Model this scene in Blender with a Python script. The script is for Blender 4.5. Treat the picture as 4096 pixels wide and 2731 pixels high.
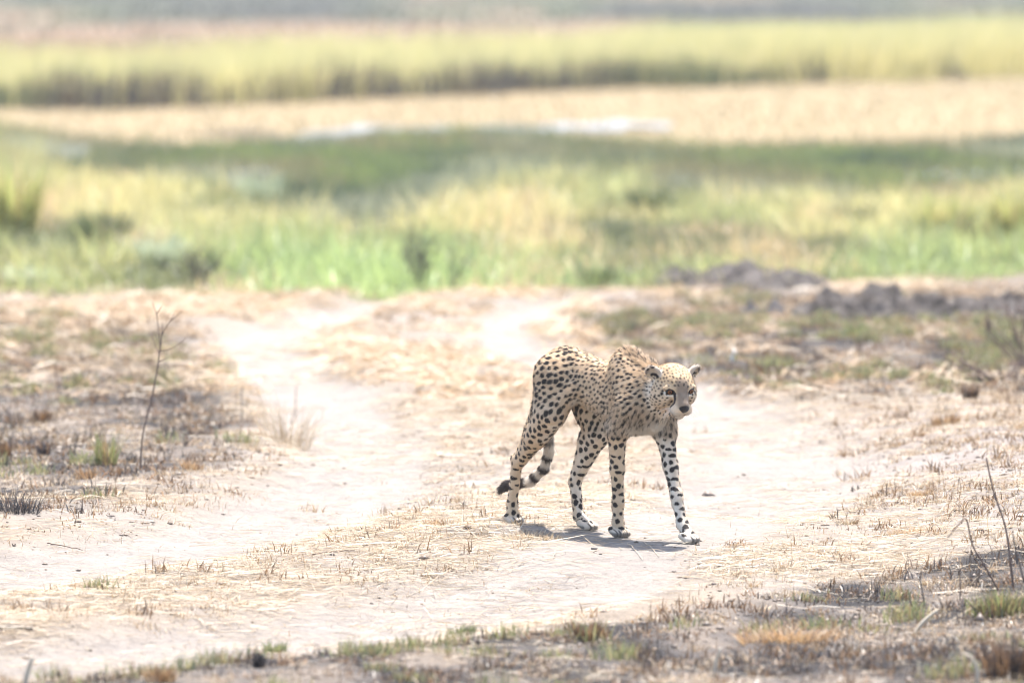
import bpy, math, random, os
import numpy as np
from mathutils import Vector, Matrix

# ---------------------------------------------------------------- scene, camera, sky, sun, exposure
for _o in list(bpy.data.objects):
    bpy.data.objects.remove(_o)
SC = bpy.context.scene
COL = SC.collection
RNG = np.random.default_rng(7)
random.seed(7)

CAM_POS = np.array([0.0, -23.0, 2.4])
CAM_PITCH = math.radians(4.0)          # looking slightly down from a vehicle
LENS, SENSOR = 200.0, 36.0
cam_data = bpy.data.cameras.new('camera')
cam_data.lens = LENS
cam_data.sensor_width = SENSOR
cam_data.clip_end = 3000
cam_data.clip_start = 0.5
cam_data.dof.use_dof = True
cam_data.dof.focus_distance = 23.0
cam_data.dof.aperture_fstop = 2.2
cam_data.dof.aperture_blades = 0
cam = bpy.data.objects.new('camera', cam_data)
COL.objects.link(cam)
cam.location = CAM_POS
cam.rotation_euler = (math.radians(90) - CAM_PITCH, 0, 0)
SC.camera = cam

SUN_ELEV = math.radians(70)
SUN_AZ = math.radians(14)             # from +Y (behind the animal), measured towards +X
world = bpy.data.worlds.new('World')
SC.world = world
world.use_nodes = True
_nt = world.node_tree
_nt.nodes.clear()
_sky = _nt.nodes.new('ShaderNodeTexSky')
_sky.sky_type = 'NISHITA'
_sky.sun_disc = False
_sky.sun_elevation = SUN_ELEV
_sky.sun_rotation = SUN_AZ
_sky.air_density = 1.0
_sky.dust_density = 2.0
_bg = _nt.nodes.new('ShaderNodeBackground')
_bg.inputs['Strength'].default_value = 0.13
_wo = _nt.nodes.new('ShaderNodeOutputWorld')
_nt.links.new(_sky.outputs[0], _bg.inputs[0])
_nt.links.new(_bg.outputs[0], _wo.inputs[0])

sun_data = bpy.data.lights.new('sun', 'SUN')
sun_data.energy = 4.2
sun_data.angle = math.radians(0.53)
sun_data.color = (1.0, 0.96, 0.90)
sun = bpy.data.objects.new('sun', sun_data)
COL.objects.link(sun)
_sd = Vector((math.sin(SUN_AZ) * math.cos(SUN_ELEV), math.cos(SUN_AZ) * math.cos(SUN_ELEV), math.sin(SUN_ELEV)))
sun.rotation_euler = _sd.to_track_quat('Z', 'Y').to_euler()

SC.view_settings.view_transform = 'Standard'
SC.view_settings.look = 'None'
SC.view_settings.exposure = 2.05
SC.view_settings.gamma = 1.0
SC.view_settings.use_curve_mapping = False
SC.render.engine = 'CYCLES'
SC.cycles.use_denoising = True
SC.cycles.filter_width = 1.1
SC.cycles.max_bounces = 6
SC.cycles.volume_bounces = 0
SC.cycles.diffuse_bounces = 4
SC.cycles.transmission_bounces = 3
SC.cycles.transparent_max_bounces = 6
SC.cycles.caustics_reflective = False
SC.cycles.caustics_refractive = False
SC.cycles_curves.shape = 'RIBBONS'

# ---------------------------------------------------------------- helpers
_FPX = 4096 * LENS / SENSOR
_FW = np.array([0, math.cos(CAM_PITCH), -math.sin(CAM_PITCH)])
_UP = np.array([0, math.sin(CAM_PITCH), math.cos(CAM_PITCH)])


def ray(px, py):
    d = _FW + np.array([1.0, 0, 0]) * ((px - 2048) / _FPX) - _UP * ((py - 1365.5) / _FPX)
    return d / np.linalg.norm(d)


def on_ground(px, py, z=0.0):
    """the spot on the level ground that a place in the survey photograph shows"""
    d = ray(px, py)
    return CAM_POS + d * ((z - CAM_POS[2]) / d[2])


def tag(o, label=None, cat=None, group=None, kind=None):
    if label: o['label'] = label
    if cat: o['category'] = cat
    if group: o['group'] = group
    if kind: o['kind'] = kind
    return o


def empty(name, loc=(0, 0, 0), rz=0.0):
    o = bpy.data.objects.new(name, None)
    COL.objects.link(o)
    o.location = loc
    o.rotation_euler = (0, 0, rz)
    o.empty_display_size = 0.1
    return o


def np_mesh(name, verts, faces, mat=None, parent=None, smooth=True, attrs=None):
    """verts (n,3); faces (m,k) with one k, or a list of such arrays"""
    if not isinstance(faces, list):
        faces = [faces]
    me = bpy.data.meshes.new(name)
    nv = len(verts)
    me.vertices.add(nv)
    me.vertices.foreach_set('co', np.ascontiguousarray(verts, np.float32).ravel())
    idx = np.concatenate([f.ravel() for f in faces]).astype(np.int32)
    tot = np.concatenate([np.full(len(f), f.shape[1], np.int32) for f in faces])
    start = np.concatenate([[0], np.cumsum(tot)[:-1]]).astype(np.int32)
    me.loops.add(len(idx))
    me.loops.foreach_set('vertex_index', idx)
    me.polygons.add(len(tot))
    me.polygons.foreach_set('loop_start', start)
    me.polygons.foreach_set('loop_total', tot)
    if smooth:
        me.polygons.foreach_set('use_smooth', np.ones(len(tot), bool))
    for k, a in (attrs or {}).items():
        if a.ndim == 1:
            at = me.attributes.new(k, 'FLOAT', 'POINT')
            at.data.foreach_set('value', np.ascontiguousarray(a, np.float32))
        else:
            at = me.attributes.new(k, 'FLOAT_COLOR', 'POINT')
            c = np.ones((nv, 4), np.float32)
            c[:, :3] = a
            at.data.foreach_set('color', c.ravel())
    me.update(calc_edges=True)
    me.validate()
    if mat: me.materials.append(mat)
    o = bpy.data.objects.new(name, me)
    COL.objects.link(o)
    if parent: o.parent = parent
    return o


class NT:
    """small node-tree writer"""
    def __init__(self, name):
        self.mat = bpy.data.materials.new(name)
        self.mat.use_nodes = True
        self.nt = self.mat.node_tree
        self.nt.nodes.clear()
        self.out = self.nt.nodes.new('ShaderNodeOutputMaterial')

    def n(self, typ, **kw):
        nd = self.nt.nodes.new('ShaderNode' + typ)
        for k, v in kw.items():
            if k.startswith('i_'):
                key = k[2:]
                s = nd.inputs[int(key)] if key.isdigit() else nd.inputs[key.replace('_', ' ')]
                if hasattr(v, 'is_linked') or hasattr(v, 'links'):
                    self.nt.links.new(v, s)
                else:
                    s.default_value = v
            else:
                setattr(nd, k, v)
        return nd

    def link(self, a, b):
        self.nt.links.new(a, b)

    def noise(self, scale, detail=4, rough=0.6, vec=None, dist=0.0):
        nd = self.n('TexNoise', i_Scale=scale, i_Detail=detail, i_Roughness=rough, i_Distortion=dist)
        if vec is None:
            vec = self.n('TexCoord').outputs['Object']
        self.link(vec, nd.inputs['Vector'])
        return nd.outputs['Fac']

    def ramp(self, fac, stops, interp='LINEAR'):
        r = self.n('ValToRGB')
        r.color_ramp.interpolation = interp
        e = r.color_ramp.elements
        while len(e) < len(stops): e.new(0.5)
        for x, (p, c) in zip(e, stops):
            x.position = p
            x.color = (*c, 1) if len(c) == 3 else c
        self.link(fac, r.inputs[0])
        return r.outputs[0]

    def mix(self, fac, a, b, mode='MIX'):
        m = self.n('Mix', data_type='RGBA', blend_type=mode)
        for v, s in ((fac, m.inputs[0]), (a, m.inputs[6]), (b, m.inputs[7])):
            if hasattr(v, 'links'): self.link(v, s)
            elif isinstance(v, tuple): s.default_value = (*v, 1) if len(v) == 3 else v
            else: s.default_value = v
        return m.outputs[2]

    def math(self, op, a, b=0.0, clamp=False):
        m = self.n('Math', operation=op, use_clamp=clamp)
        for v, s in ((a, m.inputs[0]), (b, m.inputs[1])):
            if hasattr(v, 'links'): self.link(v, s)
            else: s.default_value = v
        return m.outputs[0]

    def attr(self, name, out='Fac'):
        return self.n('Attribute', attribute_name=name).outputs[out]


def blade_material(name, rough=0.6, translucent=0.45):
    """leaf / straw: takes its own colour from the blade, lets light through"""
    m = NT(name)
    c = m.attr('tint', 'Color')
    d = m.n('BsdfDiffuse', i_Color=c)
    t = m.n('BsdfTranslucent', i_Color=c)
    g = m.n('BsdfGlossy', i_Color=(0.8, 0.8, 0.8, 1), i_Roughness=0.45)
    mx = m.n('MixShader', i_0=translucent)
    m.link(d.outputs[0], mx.inputs[1]); m.link(t.outputs[0], mx.inputs[2])
    m2 = m.n('MixShader', i_0=0.04)
    m.link(mx.outputs[0], m2.inputs[1]); m.link(g.outputs[0], m2.inputs[2])
    m.link(m2.outputs[0], m.out.inputs[0])
    return m.mat


def vnoise(x, y, seed=0):
    """smooth value noise in numpy"""
    xi, yi = np.floor(x).astype(np.int64), np.floor(y).astype(np.int64)
    fx, fy = x - xi, y - yi
    fx = fx * fx * (3 - 2 * fx); fy = fy * fy * (3 - 2 * fy)
    def h(i, j):
        n = (i * 374761393 + j * 668265263 + seed * 974711) & 0x7fffffff
        n = ((n ^ (n >> 13)) * 1274126177) & 0x7fffffff
        return ((n ^ (n >> 16)) & 0xffff) / 65535.0
    return (h(xi, yi) * (1 - fx) + h(xi + 1, yi) * fx) * (1 - fy) + (h(xi, yi + 1) * (1 - fx) + h(xi + 1, yi + 1) * fx) * fy


def fbm(x, y, seed=0, oct=4):
    s, a, t = 0, 1.0, 0
    for o in range(oct):
        s = s + a * vnoise(x * 2 ** o, y * 2 ** o, seed + o * 17); t += a; a *= 0.5
    return s / t


def sstep(a, b, x):
    t = np.clip((x - a) / (b - a), 0, 1)
    return t * t * (3 - 2 * t)

# ---------------------------------------------------------------- the lie of the land
def project(P):
    """where ground points would sit in the survey photograph (used to read zone maps)"""
    d = P - CAM_POS
    depth = np.maximum(d @ _FW, 0.5)
    return 2048 + _FPX * d[:, 0] / depth, 1365.5 - _FPX * (d @ _UP) / depth


def poly_line(pts):
    return np.array([on_ground(*p)[:2] for p in pts])


def smooth_line(P, n=8):
    out = []
    for i in range(len(P) - 1):
        p0, p1, p2, p3 = P[max(i - 1, 0)], P[i], P[i + 1], P[min(i + 2, len(P) - 1)]
        for t in np.linspace(0, 1, n, endpoint=False):
            out.append(0.5 * ((2 * p1) + (-p0 + p2) * t + (2 * p0 - 5 * p1 + 4 * p2 - p3) * t * t + (-p0 + 3 * p1 - 3 * p2 + p3) * t ** 3))
    out.append(P[-1])
    return np.array(out)


TRACKS = [
    (smooth_line(poly_line([(1560, 1150), (1480, 1180), (1250, 1262), (1090, 1330), (1090, 1430), (1230, 1560), (1370, 1690), (1430, 1800), (1380, 1910), (1150, 2030), (800, 2130), (350, 2215), (-150, 2290), (-900, 2370)])),
     [0.18, 0.20, 0.28, 0.32, 0.30, 0.30, 0.31, 0.32, 0.34, 0.36, 0.38, 0.38, 0.4, 0.4]),
    (smooth_line(poly_line([(2300, 1160), (2230, 1185), (2070, 1245), (1990, 1310), (2080, 1390), (2330, 1480), (2680, 1575), (2950, 1680), (3080, 1790), (3080, 1890), (2950, 2000), (2650, 2130), (2200, 2280), (1550, 2420), (800, 2525), (0, 2610), (-800, 2680)])),
     [0.15, 0.16, 0.20, 0.22, 0.24, 0.27, 0.33, 0.42, 0.46, 0.46, 0.44, 0.42, 0.42, 0.42, 0.42, 0.45, 0.45]),
]


def track_mask(x, y):
    """1 on the wheel ruts, 0 away from them; and signed-ish distance in rut half widths"""
    best = np.full(len(x), 9.0)
    sel = (y > -9) & (y < 20) & (np.abs(x) < 9)
    X, Y = x[sel], y[sel]
    b = np.full(len(X), 9.0)
    for P, W in TRACKS:
        w = np.interp(np.linspace(0, 1, len(P)), np.linspace(0, 1, len(W)), W)
        for i in range(len(P) - 1):
            a, d = P[i], P[i + 1] - P[i]
            t = np.clip(((X - a[0]) * d[0] + (Y - a[1]) * d[1]) / (d @ d), 0, 1)
            r = np.hypot(X - a[0] - d[0] * t, Y - a[1] - d[1] * t) / (w[i] + (w[i + 1] - w[i]) * t)
            b = np.minimum(b, r)
    best[sel] = b
    return best


def in_poly(px, py, poly, soft=60.0):
    """soft polygon mask; rows count triple because the ground recedes"""
    poly = np.array(poly, float)
    inside = np.zeros(len(px), bool); dist = np.full(len(px), 1e9)
    X, Y = px, py * 2.5
    pts = poly * np.array([1, 2.5])
    for i in range(len(pts)):
        a, b = pts[i], pts[(i + 1) % len(pts)]
        c = ((a[1] > Y) != (b[1] > Y)) & (X < (b[0] - a[0]) * (Y - a[1]) / (b[1] - a[1] + 1e-9) + a[0])
        inside ^= c
        d = b - a
        t = np.clip(((X - a[0]) * d[0] + (Y - a[1]) * d[1]) / (d @ d), 0, 1)
        dist = np.minimum(dist, np.hypot(X - a[0] - d[0] * t, Y - a[1] - d[1] * t))
    s = np.where(inside, dist, -dist)
    return sstep(-soft, soft, s)


Z_LEFT = [(-900, 1230), (300, 1240), (640, 1300), (750, 1420), (880, 1560), (990, 1700), (930, 1830), (700, 1925), (300, 1990), (-900, 2080)]
Z_RIGHT = [(2330, 1275), (2900, 1165), (3400, 1150), (5000, 1120), (5000, 1640), (3700, 1620), (3100, 1590), (2850, 1540), (2500, 1430)]
Z_BANK = [(3250, 1680), (3600, 1640), (5000, 1600), (5000, 2150), (3900, 2120), (3400, 2050), (3250, 1900)]
Z_FORE = [(-900, 2731), (100, 2660), (700, 2610), (1100, 2570), (1600, 2520), (2100, 2480), (2500, 2430), (3000, 2360), (3500, 2280), (5000, 2200), (5000, 3100), (-900, 3100)]
_bx = np.array([-600, 0, 500, 1000, 1500, 2000, 2500, 3000, 3500, 4096, 4800])
_edge = np.array([1165, 1165, 1168, 1165, 1160, 1150, 1140, 1125, 1118, 1110, 1110])
_lx = np.array([-600, 0, 250, 420, 1000, 1250, 1500, 1850, 2100, 2500, 3000, 3500, 3900, 4096, 4800])
_lush = np.array([600, 620, 760, 760, 790, 930, 980, 850, 770, 770, 830, 850, 800, 770, 770])
_mx = np.array([-600, 0, 300, 700, 1000, 1300, 1600, 2000, 2300, 2700, 3000, 3500, 4096, 4800])
_marsh = np.array([520, 520, 565, 605, 592, 572, 536, 532, 548, 595, 612, 600, 570, 560])
_tan = np.array([430, 432, 440, 420, 395, 375, 352, 342, 330, 312, 305])


def zones(P):
    """weights of the ground covers at ground points P (n,3)"""
    px, py = project(P)
    px = np.clip(px, -600, 4800)
    w1 = (fbm(P[:, 0] * 0.9, P[:, 1] * 0.25, 41, 3) - 0.5)
    w2 = (fbm(P[:, 0] * 4.0, P[:, 1] * 1.2, 57, 3) - 0.5)
    jit = w1 * 60 + w2 * 25
    e, l, m, t = np.interp(px, _bx, _edge), np.interp(px, _lx, _lush), np.interp(px, _mx, _marsh), np.interp(px, _bx, _tan)
    Z = {}
    Z['px'], Z['py'] = px, py
    dry = sstep(-14, 14, py - e + w2 * 20)
    lush = (1 - dry) * sstep(-25, 25, py - l + jit)
    marsh = (1 - dry) * (1 - lush) * sstep(-10, 10, py - m + jit * 0.4)
    tan = (1 - dry) * (1 - lush) * (1 - marsh) * sstep(-4, 4, py - t + w2 * 8 + w1 * 16)
    rest = np.clip(1 - dry - lush - marsh - tan, 0, 1)
    ang = CAM_PITCH + (t - 1365.5) / _FPX
    ybase = CAM_POS[2] / np.tan(ang) + CAM_POS[1]
    tall = rest * (P[:, 1] < ybase + 14 + 4 * w1)
    Z.update(dry=dry, lush=lush, marsh=marsh, tan=tan, tall=tall, far=rest - tall)
    tr = track_mask(P[:, 0], P[:, 1]) + w2 * 0.7
    Z['rut'] = sstep(1.45, 0.55, tr) * dry
    Z['rutd'] = tr
    Z['left'] = in_poly(px + w2 * 220, py + w1 * 60, Z_LEFT, 190) * dry
    Z['right'] = in_poly(px + w2 * 220, py + w1 * 40, Z_RIGHT, 130) * dry
    Z['bank'] = in_poly(px + w2 * 200, py + w1 * 40, Z_BANK, 120) * dry
    Z['fore'] = in_poly(px + w2 * 160, py + w1 * 50, Z_FORE, 45) * dry
    Z['burnt'] = np.clip(Z['left'] + Z['right'] + Z['fore'], 0, 1) * (1 - Z['rut'] * 0.8)
    Z['n1'], Z['n2'] = w1, w2
    return Z


CH_O = np.array([0.3672, 0.0764])


def height(x, y):
    """ground level"""
    near = sstep(60, 20, y) * 1.0
    h = (fbm(x * 1.3, y * 1.1, 5, 4) - 0.5) * 0.07 * near + (fbm(x * 0.25, y * 0.2, 9, 2) - 0.5) * 0.14 * near
    h += (fbm(x * 7, y * 7, 77, 3) - 0.5) * 0.022 * near
    r = track_mask(x, y)
    h -= 0.055 * sstep(1.5, 0.5, r) * near
    # low bank on the outside of the bend
    h += 0.10 * sstep(1.35, 2.3, x - 0.04 * y) * sstep(-3.5, -1.0, y) * sstep(9, 5, y)
    # worn hollow where the animal walks is level
    dx, dy = x - CH_O[0], y - CH_O[1]
    h *= sstep(0.55, 1.5, np.hypot(dx, dy * 0.9))
    h += 0.035 * np.exp(-((x + 0.06) / 0.35) ** 2 - ((y - 0.12) / 0.12) ** 2) * (x < 0.16)
    return h


def build_ground():
    xs = np.arange(-4.2, 4.2001, 0.042)
    g = 4.2 + np.cumsum(0.05 * 1.13 ** np.arange(62)); g = g[g < 900]
    xs = np.concatenate([-g[::-1], xs, g])
    ys = np.arange(-6.5, 8, 0.052)
    y2 = [ys[-1]]
    while y2[-1] < 1500:
        y2.append(y2[-1] + 0.06 + 0.010 * max(0, y2[-1] - 8))
        if y2[-1] > 250: y2[-1] += 40
    yb = -6.5 - np.cumsum(0.08 * 1.3 ** np.arange(20))
    ys = np.concatenate([yb[::-1], ys, np.array(y2[1:])])
    X, Y = np.meshgrid(xs, ys, indexing='xy')
    x, y = X.ravel(), Y.ravel()
    P = np.stack([x, y, np.zeros_like(x)], 1)
    Z = zones(P)
    h = height(x, y)
    P[:, 2] = h
    DUST = np.array([0.208, 0.184, 0.163]); STRAWY = np.array([0.195, 0.160, 0.126]); ASH = np.array([0.078, 0.068, 0.063]); BLACK = np.array([0.025, 0.023, 0.023])
    c = STRAWY + (DUST - STRAWY) * np.clip(0.35 + 1.3 * Z['n2'], 0, 1)[:, None]
    def lay(w, col):
        nonlocal c
        c = c + (np.array(col) - c) * np.clip(w, 0, 1)[:, None]
    lay(Z['bank'] * 0.75, (0.205, 0.180, 0.165))
    lay(Z['burnt'] * 0.9, ASH)
    pat = fbm(x * 3.1, y * 1.6, 91, 4)
    lay(Z['burnt'] * sstep(0.44, 0.58, pat) * 0.92, BLACK)
    lay(Z['burnt'] * sstep(0.42, 0.32, pat) * 0.6, (0.17, 0.138, 0.11))
    lay(Z['right'] * 0.35, (0.05, 0.043, 0.038))
    lay(Z['rut'], DUST * 1.0)
    lay(Z['lush'], (0.12, 0.115, 0.055))
    lay(Z['marsh'], (0.075, 0.075, 0.037))
    lay(Z['tan'], (0.235, 0.183, 0.110))
    lay(Z['tan'] * np.exp(-((Z['px'] - 960) / 160) ** 2 - ((Z['py'] - 535) / 18) ** 2) * 1.3, (0.07, 0.055, 0.04))
    lay(Z['tall'], (0.10, 0.085, 0.05))
    lay(Z['far'], (0.070, 0.075, 0.046))
    fp = fbm(x * 0.12, y * 0.03, 63, 3)
    lay(Z['far'] * sstep(0.5, 0.62, fp), (0.17, 0.12, 0.085))
    lay(Z['far'] * sstep(0.46, 0.36, fp), (0.04, 0.04, 0.032))
    W = len(xs)
    i, j = np.meshgrid(np.arange(len(ys) - 1), np.arange(W - 1), indexing='ij')
    Fq = np.stack([i * W + j, i * W + j + 1, (i + 1) * W + j + 1, (i + 1) * W + j], -1).reshape(-1, 4)
    m = NT('savanna_soil')
    base = m.attr('soil', 'Color')
    n1 = m.noise(38, 5, 0.7)
    n2 = m.noise(6, 4, 0.6)
    v = m.ramp(n1, [(0.25, (0.70, 0.69, 0.68)), (0.5, (1, 1, 1)), (0.8, (1.18, 1.17, 1.15))])
    v2 = m.ramp(n2, [(0.3, (0.86, 0.86, 0.87)), (0.7, (1.1, 1.09, 1.07))])
    cc = m.mix(1.0, m.mix(1.0, base, v, 'MULTIPLY'), v2, 'MULTIPLY')
    b = m.n('BsdfPrincipled', i_Base_Color=cc, i_Roughness=0.95)
    b.inputs['Specular IOR Level'].default_value = 0.1
    hh = m.math('ADD', m.noise(70, 6, 0.75), m.math('MULTIPLY', m.noise(18, 4, 0.6), 1.6))
    bp = m.n('Bump', i_Strength=0.8, i_Distance=0.018, i_Height=hh)
    m.link(bp.outputs[0], b.inputs['Normal']); m.link(b.outputs[0], m.out.inputs[0])
    o = np_mesh('ground', P, Fq, m.mat, attrs={'soil': c})
    tag(o, 'bare dusty ground with two pale wheel tracks', 'ground', kind='structure')


build_ground()

# ---------------------------------------------------------------- standing water in the marsh
def build_water():
    m = NT('shallow_water')
    b = m.n('BsdfPrincipled', i_Base_Color=(0.165, 0.165, 0.165, 1), i_Roughness=0.35)
    bp = m.n('Bump', i_Strength=0.15, i_Distance=0.05, i_Height=m.noise(3.0, 3))
    b.inputs['Specular IOR Level'].default_value = 0.04
    m.link(bp.outputs[0], b.inputs['Normal']); m.link(b.outputs[0], m.out.inputs[0])
    shapes = [
        ('pale strip of open water below the tan bank, left of the middle', [(1190, 556), (1240, 534), (1350, 528), (1420, 512), (1480, 508), (1620, 518), (1800, 512), (1780, 532), (1600, 540), (1480, 534), (1380, 548), (1280, 562)]),
        ('pale strip of open water below the tan bank, right of the middle', [(1850, 524), (1950, 508), (2120, 514), (2260, 500), (2330, 506), (2460, 490), (2540, 498), (2690, 504), (2640, 520), (2520, 516), (2440, 530), (2280, 522), (2150, 536), (1980, 528)]),
        ('small pool lying among the marsh grass on the left', [(880, 735), (960, 690), (1080, 690), (1140, 730), (1090, 790), (960, 790)]),
        ('shallow pool near the right edge of the marsh', [(3620, 730), (3700, 700), (3900, 690), (4250, 690), (4250, 735), (3900, 745)]),
        ('dull water at the far left of the marsh', [(-300, 600), (-300, 560), (60, 565), (330, 590), (300, 620), (60, 630)]),
    ]
    for lab, pts in shapes:
        c = smooth_line(poly_line(pts + [pts[0]]), 5)[:-1]
        n = len(c)
        cen = c.mean(0)
        z = 0.03
        V = np.array([[*cen, z]] + [[*q, z] for q in c] + [[*(cen + (q - cen) * 1.02), -0.08] for q in c])
        F3 = np.array([[0, 1 + k, 1 + (k + 1) % n] for k in range(n)])
        F4 = np.array([[1 + k, 1 + n + k, 1 + n + (k + 1) % n, 1 + (k + 1) % n] for k in range(n)])
        o = np_mesh('water', V, [F3, F4], m.mat, smooth=False)
        tag(o, lab, 'water', kind='structure')


build_water()

# ---------------------------------------------------------------- grass in its covers
M_BLADE = blade_material('grass_blade', translucent=0.45)
M_STRAW = blade_material('straw', translucent=0.25)


def blade_mesh(name, pos, h, w, az, lean, tint, mat, tip=0.75, parent=None, droop=0.0):
    """pos (n,3) roots; h heights; w widths; az the way the tip leans; lean tip offset / h"""
    n = len(pos)
    if n == 0: return None
    fa = az + RNG.uniform(-1.2, 1.2, n) + math.pi / 2
    side = np.stack([np.cos(fa), np.sin(fa), np.zeros(n)], 1)
    dr = np.stack([np.cos(az), np.sin(az), np.zeros(n)], 1)
    up = np.array([0, 0, 1.0])
    hz = h / np.sqrt(1 + lean ** 2)
    mid = pos + up * (hz * 0.58)[:, None] + dr * (hz * lean * 0.38)[:, None]
    top = pos + up * (hz * (1 - droop))[:, None] + dr * (hz * lean)[:, None]
    V = np.stack([pos - side * (w * 0.5)[:, None], pos + side * (w * 0.5)[:, None], mid - side * (w * 0.42)[:, None], mid + side * (w * 0.42)[:, None], top], 1).reshape(-1, 3)
    b = np.arange(n)[:, None] * 5
    F4 = b + np.array([[0, 1, 3, 2]]); F3 = b + np.array([[2, 3, 4]])
    C = np.repeat(tint, 5, axis=0)
    o = np_mesh(name, V, [F4, F3], mat, parent, smooth=False, attrs={'tint': C})
    return o


def litter_mesh(name, pos, ln, w, az, tint, mat, arch=0.12):
    """straws lying on the ground, a little bowed"""
    n = len(pos)
    dr = np.stack([np.cos(az), np.sin(az), RNG.normal(0, 0.09, n)], 1)
    sd = np.stack([-np.sin(az), np.cos(az), RNG.normal(0, 0.5, n)], 1); sd /= np.linalg.norm(sd, axis=1)[:, None]
    bow = RNG.normal(0, 0.10, n)
    lift = np.abs(RNG.normal(0, arch, n)) * ln * 0.5
    a = pos - dr * (ln * 0.5)[:, None]; c = pos + dr * (ln * 0.5)[:, None]
    m = pos + np.stack([-np.sin(az), np.cos(az), np.zeros(n)], 1) * (bow * ln)[:, None] + np.array([0, 0, 1.0]) * lift[:, None]
    a[:, 2] = np.maximum(a[:, 2], pos[:, 2]); c[:, 2] = np.maximum(c[:, 2], pos[:, 2])
    hw = (w * 0.5)[:, None]
    V = np.stack([a - sd * hw, a + sd * hw, m - sd * hw, m + sd * hw, c - sd * hw * 0.5, c + sd * hw * 0.5], 1).reshape(-1, 3)
    b = np.arange(n)[:, None] * 6
    F4 = np.concatenate([b + np.array([[0, 1, 3, 2]]), b + np.array([[2, 3, 5, 4]])])
    return np_mesh(name, V, F4, mat, smooth=False, attrs={'tint': np.repeat(tint, 6, axis=0)})


def scatter(n, y0, y1, power=1.0, margin=1.25):
    """n points in the widening strip of land in front of the lens (with a margin at both sides)"""
    t = RNG.random(n)
    d0, d1 = y0 + 23, y1 + 23
    e = 2 - power                        # power 0: even per m2 ... 1: thinning with distance
    d = (d0 ** e + (d1 ** e - d0 ** e) * t) ** (1 / e)
    x = RNG.uniform(-1, 1, n) * (d * 0.09 * margin + 0.3)
    return np.stack([x, d - 23, np.zeros(n)], 1)


def clumped(n, centres, spread):
    k = RNG.integers(0, len(centres), n)
    p = centres[k].copy()
    p[:, 0] += RNG.normal(0, 1, n) * spread
    p[:, 1] += RNG.normal(0, 1, n) * spread
    return p, k


def seat(P, z=-0.004):
    P = P.copy()
    P[:, 2] = height(P[:, 0], P[:, 1]) + z
    return P


def keep(P, prob):
    return P[RNG.random(len(P)) < prob]


def mixcol(n, cols, jitter=0.12):
    cols = np.array(cols)
    a = cols[RNG.integers(0, len(cols), n)]; b = cols[RNG.integers(0, len(cols), n)]
    t = RNG.random((n, 1))
    return np.clip((a * t + b * (1 - t)) * (1 + RNG.normal(0, jitter, (n, 1))), 0.01, 0.9)


STRAW = [(0.36, 0.285, 0.195), (0.31, 0.235, 0.15), (0.40, 0.345, 0.265), (0.23, 0.155, 0.09)]
STRAW_OR = [(0.32, 0.20, 0.10), (0.38, 0.27, 0.15), (0.25, 0.145, 0.07)]
GREEN = [(0.17, 0.185, 0.08), (0.22, 0.22, 0.10), (0.12, 0.135, 0.055)]
BURNT = [(0.030, 0.026, 0.026), (0.10, 0.060, 0.035), (0.055, 0.042, 0.036)]


def wind(n, spread=1.0):
    return RNG.normal(math.radians(10), spread, n) + np.where(RNG.random(n) < 0.35, math.pi, 0)


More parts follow.
